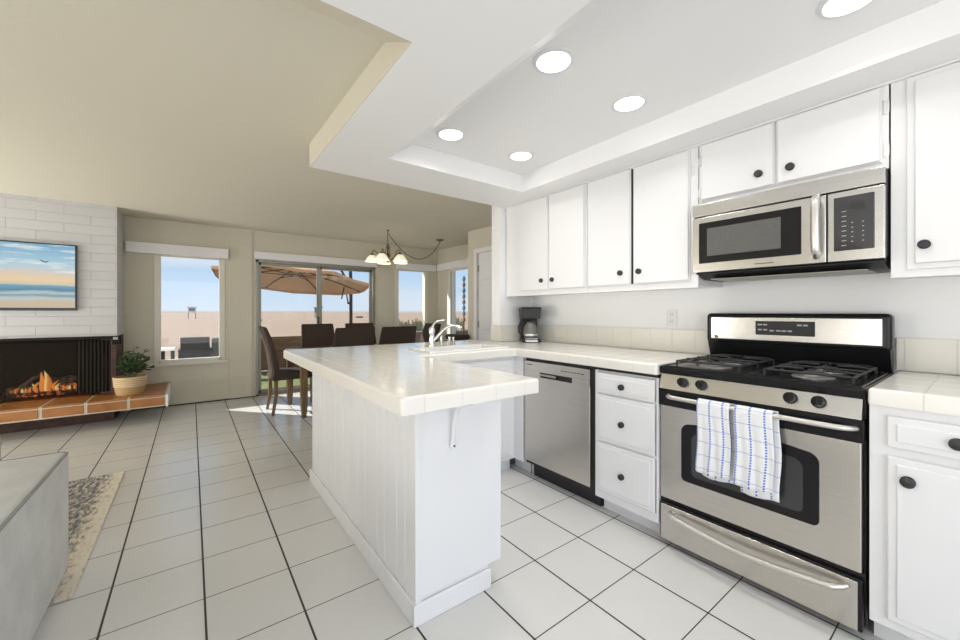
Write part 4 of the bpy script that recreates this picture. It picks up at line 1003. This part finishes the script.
# things far out on the beach
def tower(label, x, y, s, m='white_plastic'):
    q = thing('lifeguard_tower', label, 'beach hut', (x, y, -.1)); h = 2.0 * s
    MB().box(-1.1 * s, 1.1 * s, -1 * s, 1 * s, h, h + 1.7 * s, .05).build('cabin', m, q); MB().box(-1.5 * s, 1.5 * s, -1.4 * s, 1.4 * s, h + 1.7 * s, h + 1.9 * s).build('roof', m, q)
    MB().box(-.8 * s, .8 * s, -1.03 * s, -.99 * s, h + .6 * s, h + 1.4 * s).build('dark_window', 'glass_dark', q)
    for a in (-1, 1):
        for b in (-1, 1): MB().tube([(a * s, b * .9 * s, 0), (a * .9 * s, b * .8 * s, h)], .1 * s, 6).build('leg', 'wood_leg', q)
tower('tiny white lifeguard tower on the horizon, seen through the single window', -.9 * 20, 128, 1.0) if False else None
tower('tiny white lifeguard tower on the beach horizon, seen through the single window', 0.10, 95, .6)
tower('tiny dark lifeguard hut on the beach horizon left of the sliding door mullion', 22.5, 90, .6, 'umb_metal')
for lab, x, y, w, h in (('small dark beached boat near the horizon at the left of the sliding door', 7.2, 62, 1.6, .28), ('small dark log on the horizon seen right of the umbrella pole side', 31, 88, 1.6, .3)):
    mb = MB((x, y, -.1)); mb.prism([(-w / 2, h), (-w / 2.6, 0), (w / 2.6, 0), (w / 2, h)], 'y', -.5, .5, .05).xf(Matrix.Translation((x, y, -.1))); tag(mb.build('beached_boat', 'umb_metal'), lab, 'boat')
# dune brush outside the bay windows
rb_ = random.Random(5)
for i, (x, y, w) in enumerate([(10.9, 24, .85), (12.7, 24.6, .8), (14.5, 24, .75), (16.2, 24.8, .8), (18.0, 24, .85), (19.9, 25, .9)]):
    mb = MB((x, y, -.1))
    for k in range(130):
        a = rb_.uniform(0, 6.28); rr = w * math.sqrt(rb_.random()); p = Vector((x + rr * math.cos(a), y + rr * .6 * math.sin(a), -.1)); h = rb_.uniform(.35, .98) * (1.1 - rr / w * .5)
        q = p + Vector((rb_.uniform(-.2, .2), rb_.uniform(-.2, .2), h)); s_ = .035
        mb.add([p + Vector((-s_, 0, 0)), p + Vector((s_, 0, 0)), q + Vector((s_ * .8, 0, 0)), q + Vector((0, 0, .06)), q + Vector((-s_ * .8, 0, 0))], [(0, 1, 2, 3, 4)])
    tag(mb.build('dune_bush', 'brush', smooth=False), ['scrubby olive bush at the left edge of the bay window view', 'scrubby olive bush, second from the left outside the bay window', 'scrubby olive bush in the middle outside the bay window', 'scrubby olive bush behind the bay wall corner', 'scrubby olive bush at the left outside the narrow side window', 'scrubby olive bush at the right outside the narrow side window'][i], 'bush', 'dune bushes')
# carved wind pole by the side window
L = (4.71, 6.9, -.03); q = thing('garden_totem', 'slim blue and brown carved pole outside the narrow side window', 'pole', L)
mb = MB(L); mb.tube([(4.71, 6.9, -.03), (4.71, 6.9, 2.0)], .014, 8); mb.build('pole', 'umb_metal', q)
zz = 1.0
for i in range(8):
    m_ = 'blue_paint' if i % 3 else 'rust_paint'; mb = MB(L); mb.lathe([(.01, 0), (.032, .02), (.04, .06), (.026, .10), (.01, .12)], (4.71, 6.9, zz), n=10); mb.build('bead', m_, q); zz += .125
